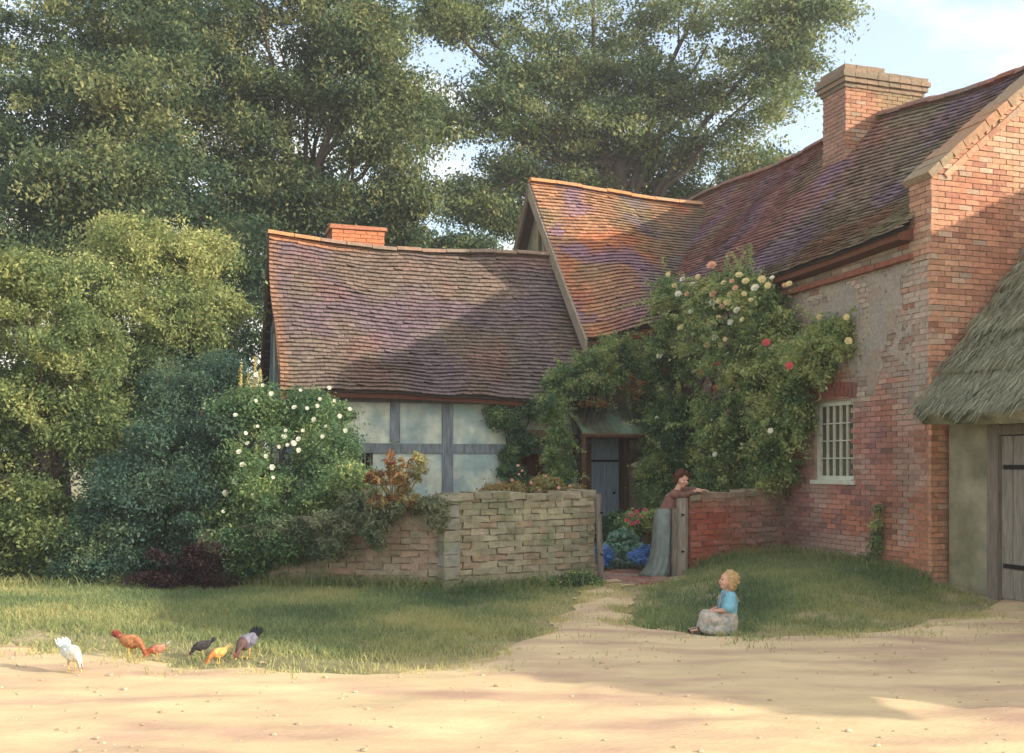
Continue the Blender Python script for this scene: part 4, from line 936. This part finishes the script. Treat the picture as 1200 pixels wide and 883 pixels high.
plant('rust_plant', 'tall rust red and yellow stalked plant on the garden wall before the cottage window', 'plant', [pl(440, 562, 12.35, 12, 20), pl(458, 548, 12.3, 9, 20, t=.1), pl(472, 560, 12.3, 9, 24, t=.3), pl(490, 548, 12.4, 12, 18, t=.4), pl(450, 588, 12.2, 24, 9), pl(480, 588, 12.2, 20, 8, t=.3)], at(465, 605, 12.35), 'lf_rust', 20, .05, 16, .10, 81, stems=7, aspect=4.5, tint=.38, up=.0)
plant('trailing_plant', 'grey green plant spilling over the garden wall left of the stone pier', 'plant', [pl(420, 590, 12.35, 34, 12), pl(400, 615, 12.25, 32, 16), pl(455, 600, 12.2, 26, 12, t=.1), pl(500, 593, 12.2, 24, 9, t=.2), pl(385, 640, 12.2, 24, 18, t=-.1), pl(440, 625, 12.1, 12, 20, t=-.1), pl(515, 600, 12.1, 10, 22, t=.3), pl(340, 620, 12.4, 34, 16, t=-.1)], at(430, 606, 12.6), 'lf_grey', 30, .085, 70, .055, 82, aspect=3.4)
ft = plant('pink_flower_clump', 'low clump of small pale pink flowers growing behind the olive stone wall', 'flowers', [pl(610, 573, 13.6, 24, 9), pl(640, 570, 13.7, 20, 10, t=.1), pl(670, 578, 13.8, 16, 6), pl(580, 577, 13.3, 18, 7)], at(635, 590, 13.8), 'lf_rust', 18, .08, 90, .045, 83, tint=.75)
random.seed(9)
for (px, py) in ((607, 546), (608, 556), (600, 563), (592, 570), (612, 552), (622, 566), (640, 558), (585, 566), (578, 574), (655, 572), (632, 575), (668, 570)): bloom(ft, at(px, py, 13.45), 'palepink', random.uniform(.02, .035))
plant('cottage_rosebush', 'brown green bush on the cottage wall behind the white flowering bush', 'bush', [pl(395, 500, 14.8, 18, 26), pl(405, 540, 14.5, 18, 24), pl(380, 480, 14.8, 22, 14)], at(400, 640, 15), 'lf_vine', 22, .12, 170, .05, 84, tint=.3)
ys_ = empty('yellow_flower_spikes', at(290, 640, 14.6), 'tall pale yellow flower spikes beside the cottage gable end', 'flowers')
st_ = MB(); fl_ = []
for (px, py, h_) in ((282, 445, 17), (291, 452, 14), (299, 438, 19), (305, 448, 14), (296, 460, 10)):
    b = at(px+random.uniform(-3, 3), 620, 14.4); t_ = at(px, py, 14.4); st_.tube([b, t_], [.012, .005], 5)
    for k in range(26): q = k/26; w_ = .012+.03*q; fl_.append((tuple(t_ + Vector((0, 0, (.5-q)*h_*2*14.4/F))), (w_, w_, .03), 3+7*q, .6))
st_.build('stem', M['stalk'], ys_); leafmesh('flower_spike', leafmat('petal_spike', [(0, (.35, .28, .08)), (.5, (.6, .5, .18)), (1, (.75, .68, .35))]), ys_, fl_, .045, 87, aspect=1.6)
cb_ = plant('pale_leafy_clump', 'clump of pale blue green leaves by the brick path', 'plant', [pl(730, 640, 15.2, 18, 16), pl(742, 652, 15, 18, 12), pl(718, 652, 15.2, 12, 10)], at(732, 665, 15.2), 'lf_cab', 18, .10, 110, .09, 88, aspect=1.6)
bf_ = plant('blue_flower_clump', 'mound of bright blue flowers right of the pale leafy clump', 'flowers', [pl(752, 655, 14.6, 13, 11), pl(708, 655, 14.9, 8, 10)], at(757, 668, 14.9), 'lf_vine', 14, .08, 100, .045, 89)
leafmesh('blue_flower', M['fl_blue'], bf_, sub_clumps([pl(752, 652, 14.5, 14, 11), pl(709, 652, 14.8, 8, 10)], 22, .07, 70, 89, .8, .5), .04, 90, aspect=1.3, shell=.2)
rf_ = plant('red_flower_plant', 'upright plant with red flowers behind the pale leafy clump', 'flowers', [pl(745, 615, 15.6, 12, 16), pl(765, 610, 15.4, 12, 20, t=.3), pl(730, 618, 15.8, 8, 10)], at(748, 655, 15.6), 'lf_vine', 16, .09, 110, .055, 91, stems=3, tint=.6)
for (px, py) in ((740, 604), (746, 600), (747, 612), (741, 614), (735, 610), (750, 606), (756, 598)): bloom(rf_, at(px, py, 15.1), 'pink', .045)
plant('doorside_shrub', 'dark green shrub at the foot of the porch left of the pale leafy clump', 'shrub', [pl(708, 622, 16.3, 16, 14), pl(722, 612, 16.4, 12, 12)], at(710, 652, 16.4), 'lf_vine', 18, .1, 140, .05, 92, tint=.25)
plant('wallside_creeper', 'thin green creeper climbing the brick corner under the window', 'plant', [(W(8.55, 10.95, .45), (.08, .12, .28), 0), (W(8.55, 11.15, .25), (.08, .25, .15), 0), (W(8.55, 10.9, .8), (.06, .08, .25), .1)], W(8.5, 11.0, .2), 'lf_vine', 14, .07, 60, .04, 93, tint=.5)
plant('gateway_weeds', 'green weeds at the foot of the olive wall beside the slim post', 'plant', [pl(675, 680, 12.9, 22, 10), pl(640, 684, 12.8, 26, 7), pl(695, 686, 12.8, 14, 6)], at(672, 692, 12.9), 'lf_vine', 14, .08, 110, .045, 94, tint=.5)

# ================================================================ GRASS
def blades(name, pts, h0, h1, seed, mt='grass', wd=.004, label='', cat='grass', lean=.45):
    rg = np.random.default_rng(seed); P = np.array(pts); n = len(P)
    h = rg.uniform(h0, h1, n)*(.6+.8*P[:, 3] if P.shape[1] > 3 else 1); az = rg.uniform(0, 2*np.pi, n); s = np.stack([np.cos(az), np.sin(az), 0*az], 1)
    d = np.stack([rg.normal(0, lean, n), rg.normal(0, lean, n), np.ones(n)], 1); d /= np.linalg.norm(d, axis=1)[:, None]
    p = P[:, :3]; w_ = rg.uniform(.6, 1.4, n)[:, None]*wd
    bend = np.stack([rg.normal(0, .3, n), rg.normal(0, .3, n), 0*az], 1)
    m = p + d*h[:, None]*.55; t = p + (d+bend)*h[:, None]*.95
    V = np.stack([p-s*w_, p+s*w_, m+s*w_*.8, m-s*w_*.8, t], 1).reshape(-1, 3)
    base = np.arange(n)*5
    li = np.stack([base, base+1, base+2, base+3, base+3, base+2, base+4], 1).ravel()
    me = bpy.data.meshes.new(name); me.vertices.add(5*n); me.vertices.foreach_set('co', V.astype('f').ravel()); me.loops.add(7*n); me.loops.foreach_set('vertex_index', li.astype('i'))
    me.polygons.add(2*n); ls = np.stack([np.arange(n)*7, np.arange(n)*7+4], 1).ravel(); lt = np.tile([4, 3], n)
    me.polygons.foreach_set('loop_start', ls.astype('i')); me.polygons.foreach_set('loop_total', lt.astype('i'))
    a = me.attributes.new('tint', 'FLOAT', 'FACE'); tt = np.repeat(rg.normal(.64, .17, n) + (P[:, 4] if P.shape[1] > 4 else 0), 2); a.data.foreach_set('value', tt.astype('f'))
    me.materials.append(M[mt]); me.update(calc_edges=True)
    o = bpy.data.objects.new(name, me); COL.objects.link(o); tag(o, label, cat, kind='stuff'); return o
rg = random.Random(77); GP = []
while len(GP) < 165000:
    x = rg.uniform(-7.5, 7.5); y = 7.2 + (rg.random()**.8)*7.3
    if abs(x) > .56*y+.3: continue
    s_ = sandy(x, y)
    if s_ > 0:
        if rg.random() > .75*math.exp(-s_*3.4)*max(.05, .45+2.2*fb(x, y, 4, 2.2)): continue
    else:
        if rg.random() > (.25+.75*min(1, -s_/.9))*(1-.75*sm(.05, .35, fb(x, y, 61, 1.7))*(1 if -s_ < 1.6 else .4)): continue
    uu = x*CU+y*SU; vv = -x*SU+y*CU
    if uu > 8.6 and vv > 4: continue
    if y > 13.2 and 1.0 < x < 2.3: continue
    edge = min(1, max(0, -s_/.8)); dry_lit = .25*(1-edge) - .05 + .18*max(0, min(1, (9.3-y)/1.2))*(1 if x < 0 else 0) + .3*fb(x, y, 15, .7)  # dry towards the edges; sunlit strip at near left painted into the tint
    GP.append((x, y, hgt(x, y)+(road_z(x, y)-.004 if s_ > 0 else 0), (.34 if s_ > 0 else .15)+.55*edge+.3*max(0, fb(x, y, 5, .9)), dry_lit+(.12 if s_ > 0 else 0)))
blades('grass', GP, .035, .085, 5, label='short green grass along the verge and bank')
GP = []
for i in range(9000):   # longer grass at wall feet
    t = rg.random(); A_, B_ = rg.choice(((P2, P1), (P3, P2), (P4, P3), (Vector((5.0, 12.15, 0)), Vector((4.1, 14.9, 0))), (RA, RB), (Vector((-7, 12.2, 0)), P4)))
    p = A_.lerp(B_, t); d = (B_-A_).normalized(); n_ = Vector((d.y, -d.x, 0))
    if n_.y > 0: n_ = -n_
    p = p + n_*abs(rg.gauss(.06, .12)); GP.append((p.x, p.y, hgt(p.x, p.y), .5+rg.random()*.6, rg.uniform(-.1, .1)))
blades('tall_grass', GP, .07, .2, 6, label='longer grass and weeds along the foot of the walls', wd=.005)

# ================================================================ CHICKENS
def chicken(x, y, s, face, label, body, neck, tail, mode='peck', roll=0):
    e = empty('chicken', (x, y, hgt(x, y)+.006), label, 'chicken', 'chickens pecking along the verge', 0)
    R = Matrix.Rotation(face, 4, 'Z')
    z0 = hgt(x, y)+.012+(road_z(x, y) if sandy(x, y) > 0 else 0)
    T = lambda px, py, pz: Vector((x, y, z0)) + (R @ Vector((px, py, pz)))*s
    dn = mode == 'peck'
    # forward = +x in local frame
    cb = lambda p: T(*p)
    mb = MB(); 
    chain = [(-.19, .27, .02), (-.15, .25, .055), (-.07, .215, .092), (.02, .20, .105), (.09, .195, .09), (.14, .185 if dn else .24, .062), (.185, .14 if dn else .30, .042), (.215, .09 if dn else .345, .033), (.232, .055 if dn else .365, .034), (.25, .035 if dn else .37, .02)]
    n = 12; b0 = len(mb.v)
    for i, (px, pz, r) in enumerate(chain):
        a = chain[max(0, i-1)]; b = chain[min(len(chain)-1, i+1)]; d = Vector((b[0]-a[0], 0, b[1]-a[1])).normalized(); up = Vector((-d.z, 0, d.x))
        for k in range(n):
            t = 2*math.pi*k/n; q = Vector((px, 0, pz)) + Vector((0, 1, 0))*math.cos(t)*r*.86 + up*math.sin(t)*r*(1.05 if math.sin(t) < 0 else .95)
            mb.v.append(tuple(T(*q)))
    for i in range(len(chain)-1):
        for k in range(n):
            k2 = (k+1) % n; mb.f.append((b0+i*n+k, b0+i*n+k2, b0+(i+1)*n+k2, b0+(i+1)*n+k)); c_ = body if i < 4 else neck; j_ = random.uniform(.62, 1.2) if random.random() < .6 else 1; mb.c.append(tuple(q*j_ for q in c_))
    mb.f.append(tuple(b0+k for k in range(n))); mb.f.append(tuple(b0+(len(chain)-1)*n+k for k in range(n-1, -1, -1))); mb.c += [body, neck]
    bo = mb.build('body', M['feather'], e, True)
    tl = MB()
    for k in range(7):
        a = (k-3)*.13; t1 = .78+abs(k-3)*-.04 + .1*(k % 2)
        p0 = Vector((-.15, a*.12, .25)); dr_ = Vector((-math.cos(t1), a*.5, math.sin(t1))); s_ = Vector((0, 1, 0))*.016
        p1 = p0+dr_*.09; p2 = p0+dr_*.15+Vector((-.02, 0, -.0)); 
        tl.poly([T(*(p0-s_)), T(*(p0+s_)), T(*(p1+s_*1.6)), T(*(p2+Vector((0, 0, .004)))), T(*(p1-s_*1.6))], tail)
        tl.poly([T(*(p0-s_+Vector((0, 0, -.012)))), T(*(p1-s_*1.6+Vector((0, 0, -.03)))), T(*(p2+Vector((0, 0, -.02)))), T(*(p1+s_*1.6+Vector((0, 0, -.03)))), T(*(p0+s_+Vector((0, 0, -.012))))], tail)
    tl.build('tail', M['feather'], e)
    for sd in (-1, 1):
        wg_ = MB(); wg_.blob(T(-.04, sd*.082, .215), (.095*s, .018*s, .058*s), tuple(c*.85 for c in body), 10, 6, M=R.to_3x3() @ Matrix.Rotation(.25, 3, 'Y')); wg_.build('wing', M['feather'], e, True)
        lg = MB(); lg.tube([T(.01, sd*.04, .13), T(.0, sd*.042, .075), T(.005, sd*.042, .0)], [.022*s, .009*s, .008*s], 6, (.62, .42, .12))
        for a in (-.5, 0, .5): lg.tube([T(.005, sd*.042, .004), T(.005+.05*math.cos(a), sd*.042+.05*math.sin(a), .002)], [.007*s, .003*s], 5, (.62, .42, .12))
        lg.tube([T(.005, sd*.042, .004), T(-.025, sd*.042, .002)], [.006*s, .003*s], 5, (.62, .42, .12)); lg.build('leg', M['feather'], e)
    hx, hz = chain[8][0], chain[8][1]
    dd_ = Vector((.4, 0, -.9)) if dn else Vector((1, 0, -.1)); uu_ = Vector((.9, 0, .4)) if dn else Vector((-.1, 0, 1))
    cbm = MB()
    for k in range(4): cbm.blob(T(*(Vector((hx, 0, hz))+uu_*.04+dd_*(-.03+.018*k))), (.008*s, .004*s, .010*s), (.45, .04, .03), 6, 4)
    cbm.build('comb', M['feather'], e)
    cbm = MB(); cbm.blob(T(*(Vector((hx, 0, hz))-uu_*.03+dd_*.012)), (.006*s, .004*s, .012*s), (.45, .04, .03), 6, 4); cbm.build('wattle', M['feather'], e)
    bk = MB(); bp_ = Vector((hx, 0, hz))+dd_*.025; bk.tube([T(*bp_), T(*(bp_+dd_*.02)), T(*(bp_+dd_*.035))], [.011*s, .007*s, .001], 6, (.65, .45, .15)); bk.build('beak', M['feather'], e)
    for sd in (-1, 1): ey = MB(); ey.blob(T(*(Vector((hx, sd*.028, hz))+uu_*.008)), (.006*s,)*3, (.02, .01, .01), 6, 4); ey.build('eye', M['feather'], e)
M['feather'] = mat('feather', (1, 1, 1), .85, nscale=28, namt=.45, bump=.5, bscale=120, bdist=.004)
def gp(px, py): Y = F*(EYE-.03)/(py-HOR); return (px-600)/F*Y, Y
PI = math.pi
x, y = gp(84, 791); chicken(x, y, .60, RD(-42), 'white hen pecking on the sandy track at the far left', (.62, .66, .60), (.66, .62, .50), (.62, .68, .64))
x, y = gp(153, 770); chicken(x, y, .56, RD(-15), 'orange brown hen pecking, largest of the flock', (.42, .19, .085), (.32, .13, .06), (.20, .04, .03))
x, y = gp(184, 770); chicken(x, y, .38, RD(205), 'small russet hen with a white tail right of the large orange hen', (.42, .19, .12), (.36, .09, .05), (.78, .74, .64))
x, y = gp(237, 767); chicken(x, y, .40, RD(215), 'small black hen nearest the buff hen', (.05, .045, .05), (.035, .03, .035), (.09, .08, .08))
x, y = gp(256, 775); chicken(x, y, .40, RD(225), 'small buff hen pecking between the black hen and the slate hen', (.62, .38, .12), (.50, .20, .06), (.72, .55, .22))
x, y = gp(289, 768); chicken(x, y, .62, RD(252), 'slate grey hen with black tail, rightmost of the flock', (.17, .17, .22), (.12, .07, .07), (.02, .02, .025))

# ================================================================ PEOPLE
def figure_mesh(name, segs, ells, material, parent, voxel=.005, smooth=4):
    bm = bmesh.new()
    def sph(c, r):
        m = bmesh.ops.create_icosphere(bm, subdivisions=2, radius=1.0)
        for v in m['verts']: v.co = Vector((v.co.x*r[0], v.co.y*r[1], v.co.z*r[2])) + Vector(c)
    for (a, ra, b, rb) in segs:
        a = Vector(a); b = Vector(b); L_ = (b-a).length; n = max(2, int(L_/(min(ra, rb)*.45))+1)
        for i in range(n+1): t = i/n; r = ra+(rb-ra)*t; sph(a.lerp(b, t), (r, r, r))
    for (c, r) in ells: sph(c, r)
    me = bpy.data.meshes.new(name); bm.to_mesh(me); bm.free()
    o = bpy.data.objects.new(name, me); COL.objects.link(o)
    m = o.modifiers.new('r', 'REMESH'); m.mode = 'VOXEL'; m.voxel_size = voxel; m.use_smooth_shade = True
    s = o.modifiers.new('s', 'SMOOTH'); s.iterations = smooth; s.factor = .5
    dg = bpy.context.evaluated_depsgraph_get(); me2 = bpy.data.meshes.new_from_object(o.evaluated_get(dg))
    o.modifiers.clear(); o.data = me2; me2.name = name; me2.materials.clear(); me2.materials.append(material)
    me2.polygons.foreach_set('use_smooth', [True]*len(me2.polygons)); adopt(o, parent)
    return o
def hand(segs, wrist, d, nrm, s=1.0, curl=.5, side=1):
    """wrist point, forward dir, palm-down normal"""
    d = Vector(d).normalized(); nrm = Vector(nrm).normalized(); sx = d.cross(nrm).normalized()*side
    wrist = Vector(wrist); pc = wrist+d*.045*s
    for k in (-.022, -.008, .008, .022): segs.append((wrist+sx*k*.6*s, .012*s, pc+d*.03*s+sx*k*s, .0105*s))
    for k, ln in ((-.025, .06), (-.0085, .07), (.0085, .066), (.025, .052)):
        a = pc+d*.035*s+sx*k*s; b = a+(d*math.cos(curl*.5)+nrm*math.sin(curl*.5))*ln*.5*s; c = b+(d*math.cos(curl*1.6)+nrm*math.sin(curl*1.6))*ln*.5*s
        segs.append((a, .0085*s, b, .0078*s)); segs.append((b, .0078*s, c, .006*s))
    a = wrist+d*.02*s-sx*.022*s; b = a+(d*.6-sx*.8).normalized()*.035*s; c = b+(d*.95-sx*.2+nrm*.2).normalized()*.028*s
    segs.append((a, .0105*s, b, .009*s)); segs.append((b, .009*s, c, .007*s))
def headparts(c, f, upv, s, segs, ells):
    """c centre, f facing dir, s half height of head"""
    f = Vector(f).normalized(); upv = Vector(upv).normalized(); sd = f.cross(upv).normalized(); c = Vector(c)
    ells.append((c+upv*s*.15-f*s*.08, (s*.78, s*.78, s*.86)))
    segs.append((c+f*s*.12-upv*s*.1, s*.62, c+f*s*.30-upv*s*.62, s*.34))       # jaw
    segs.append((c+f*s*.70+upv*s*.05, s*.07, c+f*s*.84-upv*s*.20, s*.095))      # nose
    for q in (-1, 1):
        ells.append((c+f*s*.5+sd*q*s*.36-upv*s*.25, (s*.24,)*3))
        segs.append((c+sd*q*s*.78+upv*s*.02, s*.10, c+sd*q*s*.80-upv*s*.2, s*.08))     # ears
    ells.append((c+f*s*.70-upv*s*.45, (s*.16, s*.16, s*.07)))
    return f, upv, sd
def face_bits(e, c, f, upv, sd, s):
    c = Vector(c)
    for q in (-1, 1): m = MB(); m.blob(c+f*s*.66+sd*q*s*.27+upv*s*.06, (s*.09, s*.09, s*.07), (.05, .03, .02), 8, 5); m.build('eye', M['cloth'], e, True)
    m = MB(); m.tube([c+f*s*.80-upv*s*.46-sd*s*.16, c+f*s*.87-upv*s*.45, c+f*s*.80-upv*s*.46+sd*s*.16], [s*.03, s*.06, s*.03], 6, (.50, .12, .10)); m.build('mouth', M['cloth'], e, True)
M['cloth'] = mat('cloth', (1, 1, 1), .9, nscale=12, namt=.18, bump=.3, bscale=40)
M['hair_d'] = mat('dark_hair', (.09, .03, .02), .6, attr=False, nscale=40, namt=.5, bump=.5, bscale=80, stretch=(4, 1, 1))
M['hair_l'] = mat('blonde_hair', (.46, .30, .14), .6, attr=False, nscale=40, namt=.4, bump=.5, bscale=80, stretch=(4, 1, 1))
def cloth_loft(rings, n=28, folds=0, foldamp=0, seed=0, col=(1, 1, 1), mat_=None, name='skirt', parent=None, closed=True, hemcol=None):
    """rings: (centre, rx, ry, xdir)"""
    mb = MB(); rg = random.Random(seed); ph = [rg.uniform(0, 6.28) for _ in range(3)]
    for i, (c, rx, ry, fa) in enumerate(rings):
        c = Vector(c)
        for k in range(n):
            t = 2*math.pi*k/n; w_ = 1+foldamp*fa*(math.sin(folds*t+ph[0])+.6*math.sin((folds*1.7)//1*t+ph[1]))
            mb.v.append(tuple(c+Vector((math.cos(t)*rx*w_, math.sin(t)*ry*w_, 0))))
    for i in range(len(rings)-1):
        for k in range(n):
            k2 = (k+1) % n; mb.f.append((i*n+k, i*n+k2, (i+1)*n+k2, (i+1)*n+k)); mb.c.append(col if not callable(col) else col(i, k))
    if closed:
        mb.f.append(tuple(range(n-1, -1, -1))); mb.f.append(tuple((len(rings)-1)*n+k for k in range(n))); mb.c += [mb.c[0], mb.c[-1]]
    o = mb.build(name, mat_ or M['cloth'], parent, True); return o
# ---- young woman leaning over the wall end
wx, wy = 2.12, 13.98; wz = hgt(wx, wy)
wo = empty('person', (wx, wy, wz), 'young woman in a long blue grey skirt leaning on the wall behind the gate post', 'person')
V_ = lambda x_, y_, z_: Vector((wx+x_, wy+y_, wz+z_))
sg = []; el = []
hip = V_(-.06, .02, .76); ch_ = V_(.06, -.02, 1.02); nk = V_(.13, -.04, 1.17); hc = V_(.195, -.06, 1.31)
sg += [(hip, .085, ch_, .095), (ch_+Vector((0, 0, .03)), .085, nk, .045), (nk, .042, hc, .042)]
for q in (-1, 1):
    k_ = V_(-.06-.01*q, .05*q, .42); sg += [(hip+Vector((0, .038*q, -.03)), .062, k_, .045), (k_, .043, V_(-.1, .05*q, .09), .034), (V_(-.1, .05*q, .05), .034, V_(.02, .07*q, .03), .028)]
shL = V_(.08, -.15, 1.12); shR = V_(.12, .12, 1.12)
sg += [(shL, .052, shR, .052)]
elL = V_(.22, -.16, .98+.16); wrL = V_(.40, .0, 1.17-.0)
ztop = 1.17-wz*0
elL = V_(.20, -.10, 1.01+.09); wrL = V_(.38, .02, 1.155)
elR = V_(.26, .14, 1.17); wrR = V_(.44, .04, 1.175)
sg += [(shL, .048, elL, .036), (elL, .034, wrL, .024), (shR, .048, elR, .036), (elR, .034, wrR, .024)]
hand(sg, wrL, (1, .25, -.05), (0, 0, -1), 1.0, .35, 1); hand(sg, wrR, (.9, -.25, -.05), (0, 0, -1), 1.0, .35, -1)
fdir, fup, fsd = headparts(hc, (.50, -.82, -.16), (.14, -.05, 1), .108, sg, el)
figure_mesh('body', sg, el, M['skin'], wo, .0055)
face_bits(wo, hc, fdir, fup, fsd, .108)
hs = []; he = []
for a in range(40):
    pass
he.append((hc+fup*.035-fdir*.03, (.098, .098, .092)))
hb_ = []
hs += [(hc-fdir*.075+fup*.03, .06, hc-fdir*.10-fup*.04, .05), (hc+fup*.085+fdir*.02-fsd*.05, .035, hc+fup*.085+fdir*.02+fsd*.05, .035)]
for q in (-1, 1): hs += [(hc+fsd*q*.075+fup*.05, .032, hc+fsd*q*.082-fup*.03-fdir*.02, .026)]
rgh = random.Random(4)
for _ in range(110):
    d_ = Vector((rgh.gauss(0, 1), rgh.gauss(0, 1), rgh.gauss(.3, 1))).normalized()
    if d_.dot(fdir) < .45 and d_.z > -.6: q_ = rgh.uniform(.008, .020); he.append((hc+fup*.035-fdir*.03+d_*rgh.uniform(.088, .102), (q_, q_, q_)))
figure_mesh('hair', hs, he, M['hair_d'], wo, .004, 2)
bl = [(hip+Vector((.02, 0, .06)), .104, ch_, .114), (ch_+Vector((0, 0, .03)), .102, nk-Vector((.01, 0, .035)), .062), (shL, .066, elL, .052), (shR, .066, elR, .052), (elL, .05, elL.lerp(wrL, .72), .036), (elR, .05, elR.lerp(wrR, .72), .036), (shL, .064, shR, .064)]
M['blouse'] = mat('brown_blouse', (.22, .11, .09), .9, attr=False, nscale=14, namt=.3, bump=.4, bscale=30, bdist=.01)
figure_mesh('blouse', bl, [], M['blouse'], wo, .008)
M['skirt'] = mat('blue_grey_skirt', (.15, .18, .17), .9, attr=True, nscale=9, namt=.25, bump=.4, bscale=20, bdist=.01)
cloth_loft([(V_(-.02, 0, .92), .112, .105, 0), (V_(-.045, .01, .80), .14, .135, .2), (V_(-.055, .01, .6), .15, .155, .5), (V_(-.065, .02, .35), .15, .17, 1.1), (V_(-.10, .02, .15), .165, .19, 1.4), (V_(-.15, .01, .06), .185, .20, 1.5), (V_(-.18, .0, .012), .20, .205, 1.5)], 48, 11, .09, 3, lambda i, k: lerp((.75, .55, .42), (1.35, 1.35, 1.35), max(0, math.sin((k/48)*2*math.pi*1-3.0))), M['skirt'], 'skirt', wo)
# ---- child sitting on the bank
cx_, cy_ = 1.93, 9.42; cz_ = hgt(cx_, cy_)
kd = empty('person', (cx_, cy_, cz_), 'small fair haired child in a blue top sitting on the grass bank', 'person')
K = lambda x_, y_, z_: Vector((cx_+x_, cy_+y_, cz_+z_))
sg = []; el = []; hip = K(.04, 0, .10); ch_ = K(.065, 0, .30); nk = K(.06, 0, .385); hc = K(.045, -.01, .485)
sg += [(hip, .085, ch_, .075), (ch_, .072, nk-Vector((0, 0, .01)), .04), (nk, .028, hc, .028)]
for q in (-1, 1):
    kn = K(-.14, .06*q, .16); an = K(-.20, .055*q, .045); sg += [(hip+Vector((0, .045*q, -.01)), .058, kn, .042), (kn, .038, an, .025), (an-Vector((0, 0, .01)), .025, an+Vector((-.085, 0, -.02)), .02)]
shL = K(.06, -.10, .35); shR = K(.06, .10, .35); sg += [(shL, .036, shR, .036)]
elL = K(.04, -.125, .235); wrL = K(-.07, -.055, .215); elR = K(.03, .12, .235); wrR = K(-.08, .04, .21)
sg += [(shL, .034, elL, .026), (elL, .025, wrL, .018), (shR, .034, elR, .026), (elR, .025, wrR, .018)]
hand(sg, wrL, (-.9, .3, -.15), (0, 0, -1), .62, .5, 1); hand(sg, wrR, (-.9, -.3, -.15), (0, 0, -1), .62, .5, -1)
fdir, fup, fsd = headparts(hc, (-1, -.22, .22), (.15, 0, 1), .086, sg, el)
figure_mesh('body', sg, el, M['skin'], kd, .0042, 3); face_bits(kd, hc, fdir, fup, fsd, .086)
he = [(hc+fup*.028-fdir*.028, (.08, .079, .076))]; hs = [(hc-fdir*.05+fup*.03, .055, hc-fdir*.062-fup*.045, .042)]
for q in (-1, 1): hs.append((hc+fsd*q*.06+fup*.03-fdir*.01, .027, hc+fsd*q*.064-fup*.05-fdir*.025, .022))
for _ in range(120):
    d_ = Vector((rgh.gauss(0, 1), rgh.gauss(0, 1), rgh.gauss(.2, 1))).normalized()
    if d_.dot(fdir) < .4 and d_.z > -.75: q_ = rgh.uniform(.007, .016); he.append((hc+fup*.02-fdir*.03+d_*rgh.uniform(.072, .084), (q_, q_, q_)))
figure_mesh('hair', hs, he, M['hair_l'], kd, .0035, 2)
M['bluetop'] = mat('blue_top', (.20, .44, .56), .85, attr=False, nscale=14, namt=.2, bump=.4, bscale=40, bdist=.008)
figure_mesh('top', [(K(.045, 0, .17), .095, ch_, .086), (ch_, .083, nk-Vector((0, 0, .025)), .05), (shL, .052, shL.lerp(elL, .75), .058), (shR, .052, shR.lerp(elR, .75), .058), (shL, .046, shR, .046)], [], M['bluetop'], kd, .006)
M['pinafore'] = mat('pale_pinafore', (.50, .42, .35), .9, attr=False, nscale=20, namt=.35, bump=.5, bscale=30, bdist=.012, second=(.30, .33, .30), s2scale=22)
figure_mesh('skirt', [(K(.045, 0, .17), .10, K(.04, 0, .10), .115), (K(.03, .05, .10), .09, K(-.135, .065, .15), .068), (K(.03, -.05, .10), .09, K(-.135, -.065, .15), .068), (K(-.13, .0, .14), .072, K(-.19, 0, .05), .05), (K(-.13, .06, .14), .066, K(-.17, .06, .06), .055), (K(-.13, -.06, .14), .066, K(-.17, -.06, .06), .055), (K(-.02, 0, .11), .09, K(-.12, 0, .13), .085), (K(-.12, 0, .11), .075, K(-.16, 0, .04), .07), (K(-.02, -.10, .04), .05, K(-.14, -.10, .04), .04), (K(.05, -.03, .06), .09, K(.0, -.06, .05), .085), (K(.05, .05, .06), .09, K(-.02, .05, .05), .08)], [], M['pinafore'], kd, .008, 5)
for (a, b) in ((K(-.038, -.05, .19), K(-.016, -.05, .34)), (K(-.038, .04, .19), K(-.016, .04, .34))):
    pb_ = MB(); pb_.tube([a, b, K(.03, b.y-cy_, .385), K(.10, b.y-cy_, .385), K(.15, b.y-cy_, .30)], [.007]*5, 7); pb_.build('pinafore_strap', M['pinafore'], kd, True)
M['boot'] = mat('boot_leather', (.12, .06, .045), .6, attr=False)
for q in (-1, 1): figure_mesh('boot', [(K(-.205, q*.055, .05), .031, K(-.21, q*.055, .025), .031), (K(-.21, q*.055, .025), .030, K(-.285, q*.055, .02), .023)], [], M['boot'], kd, .005, 2)
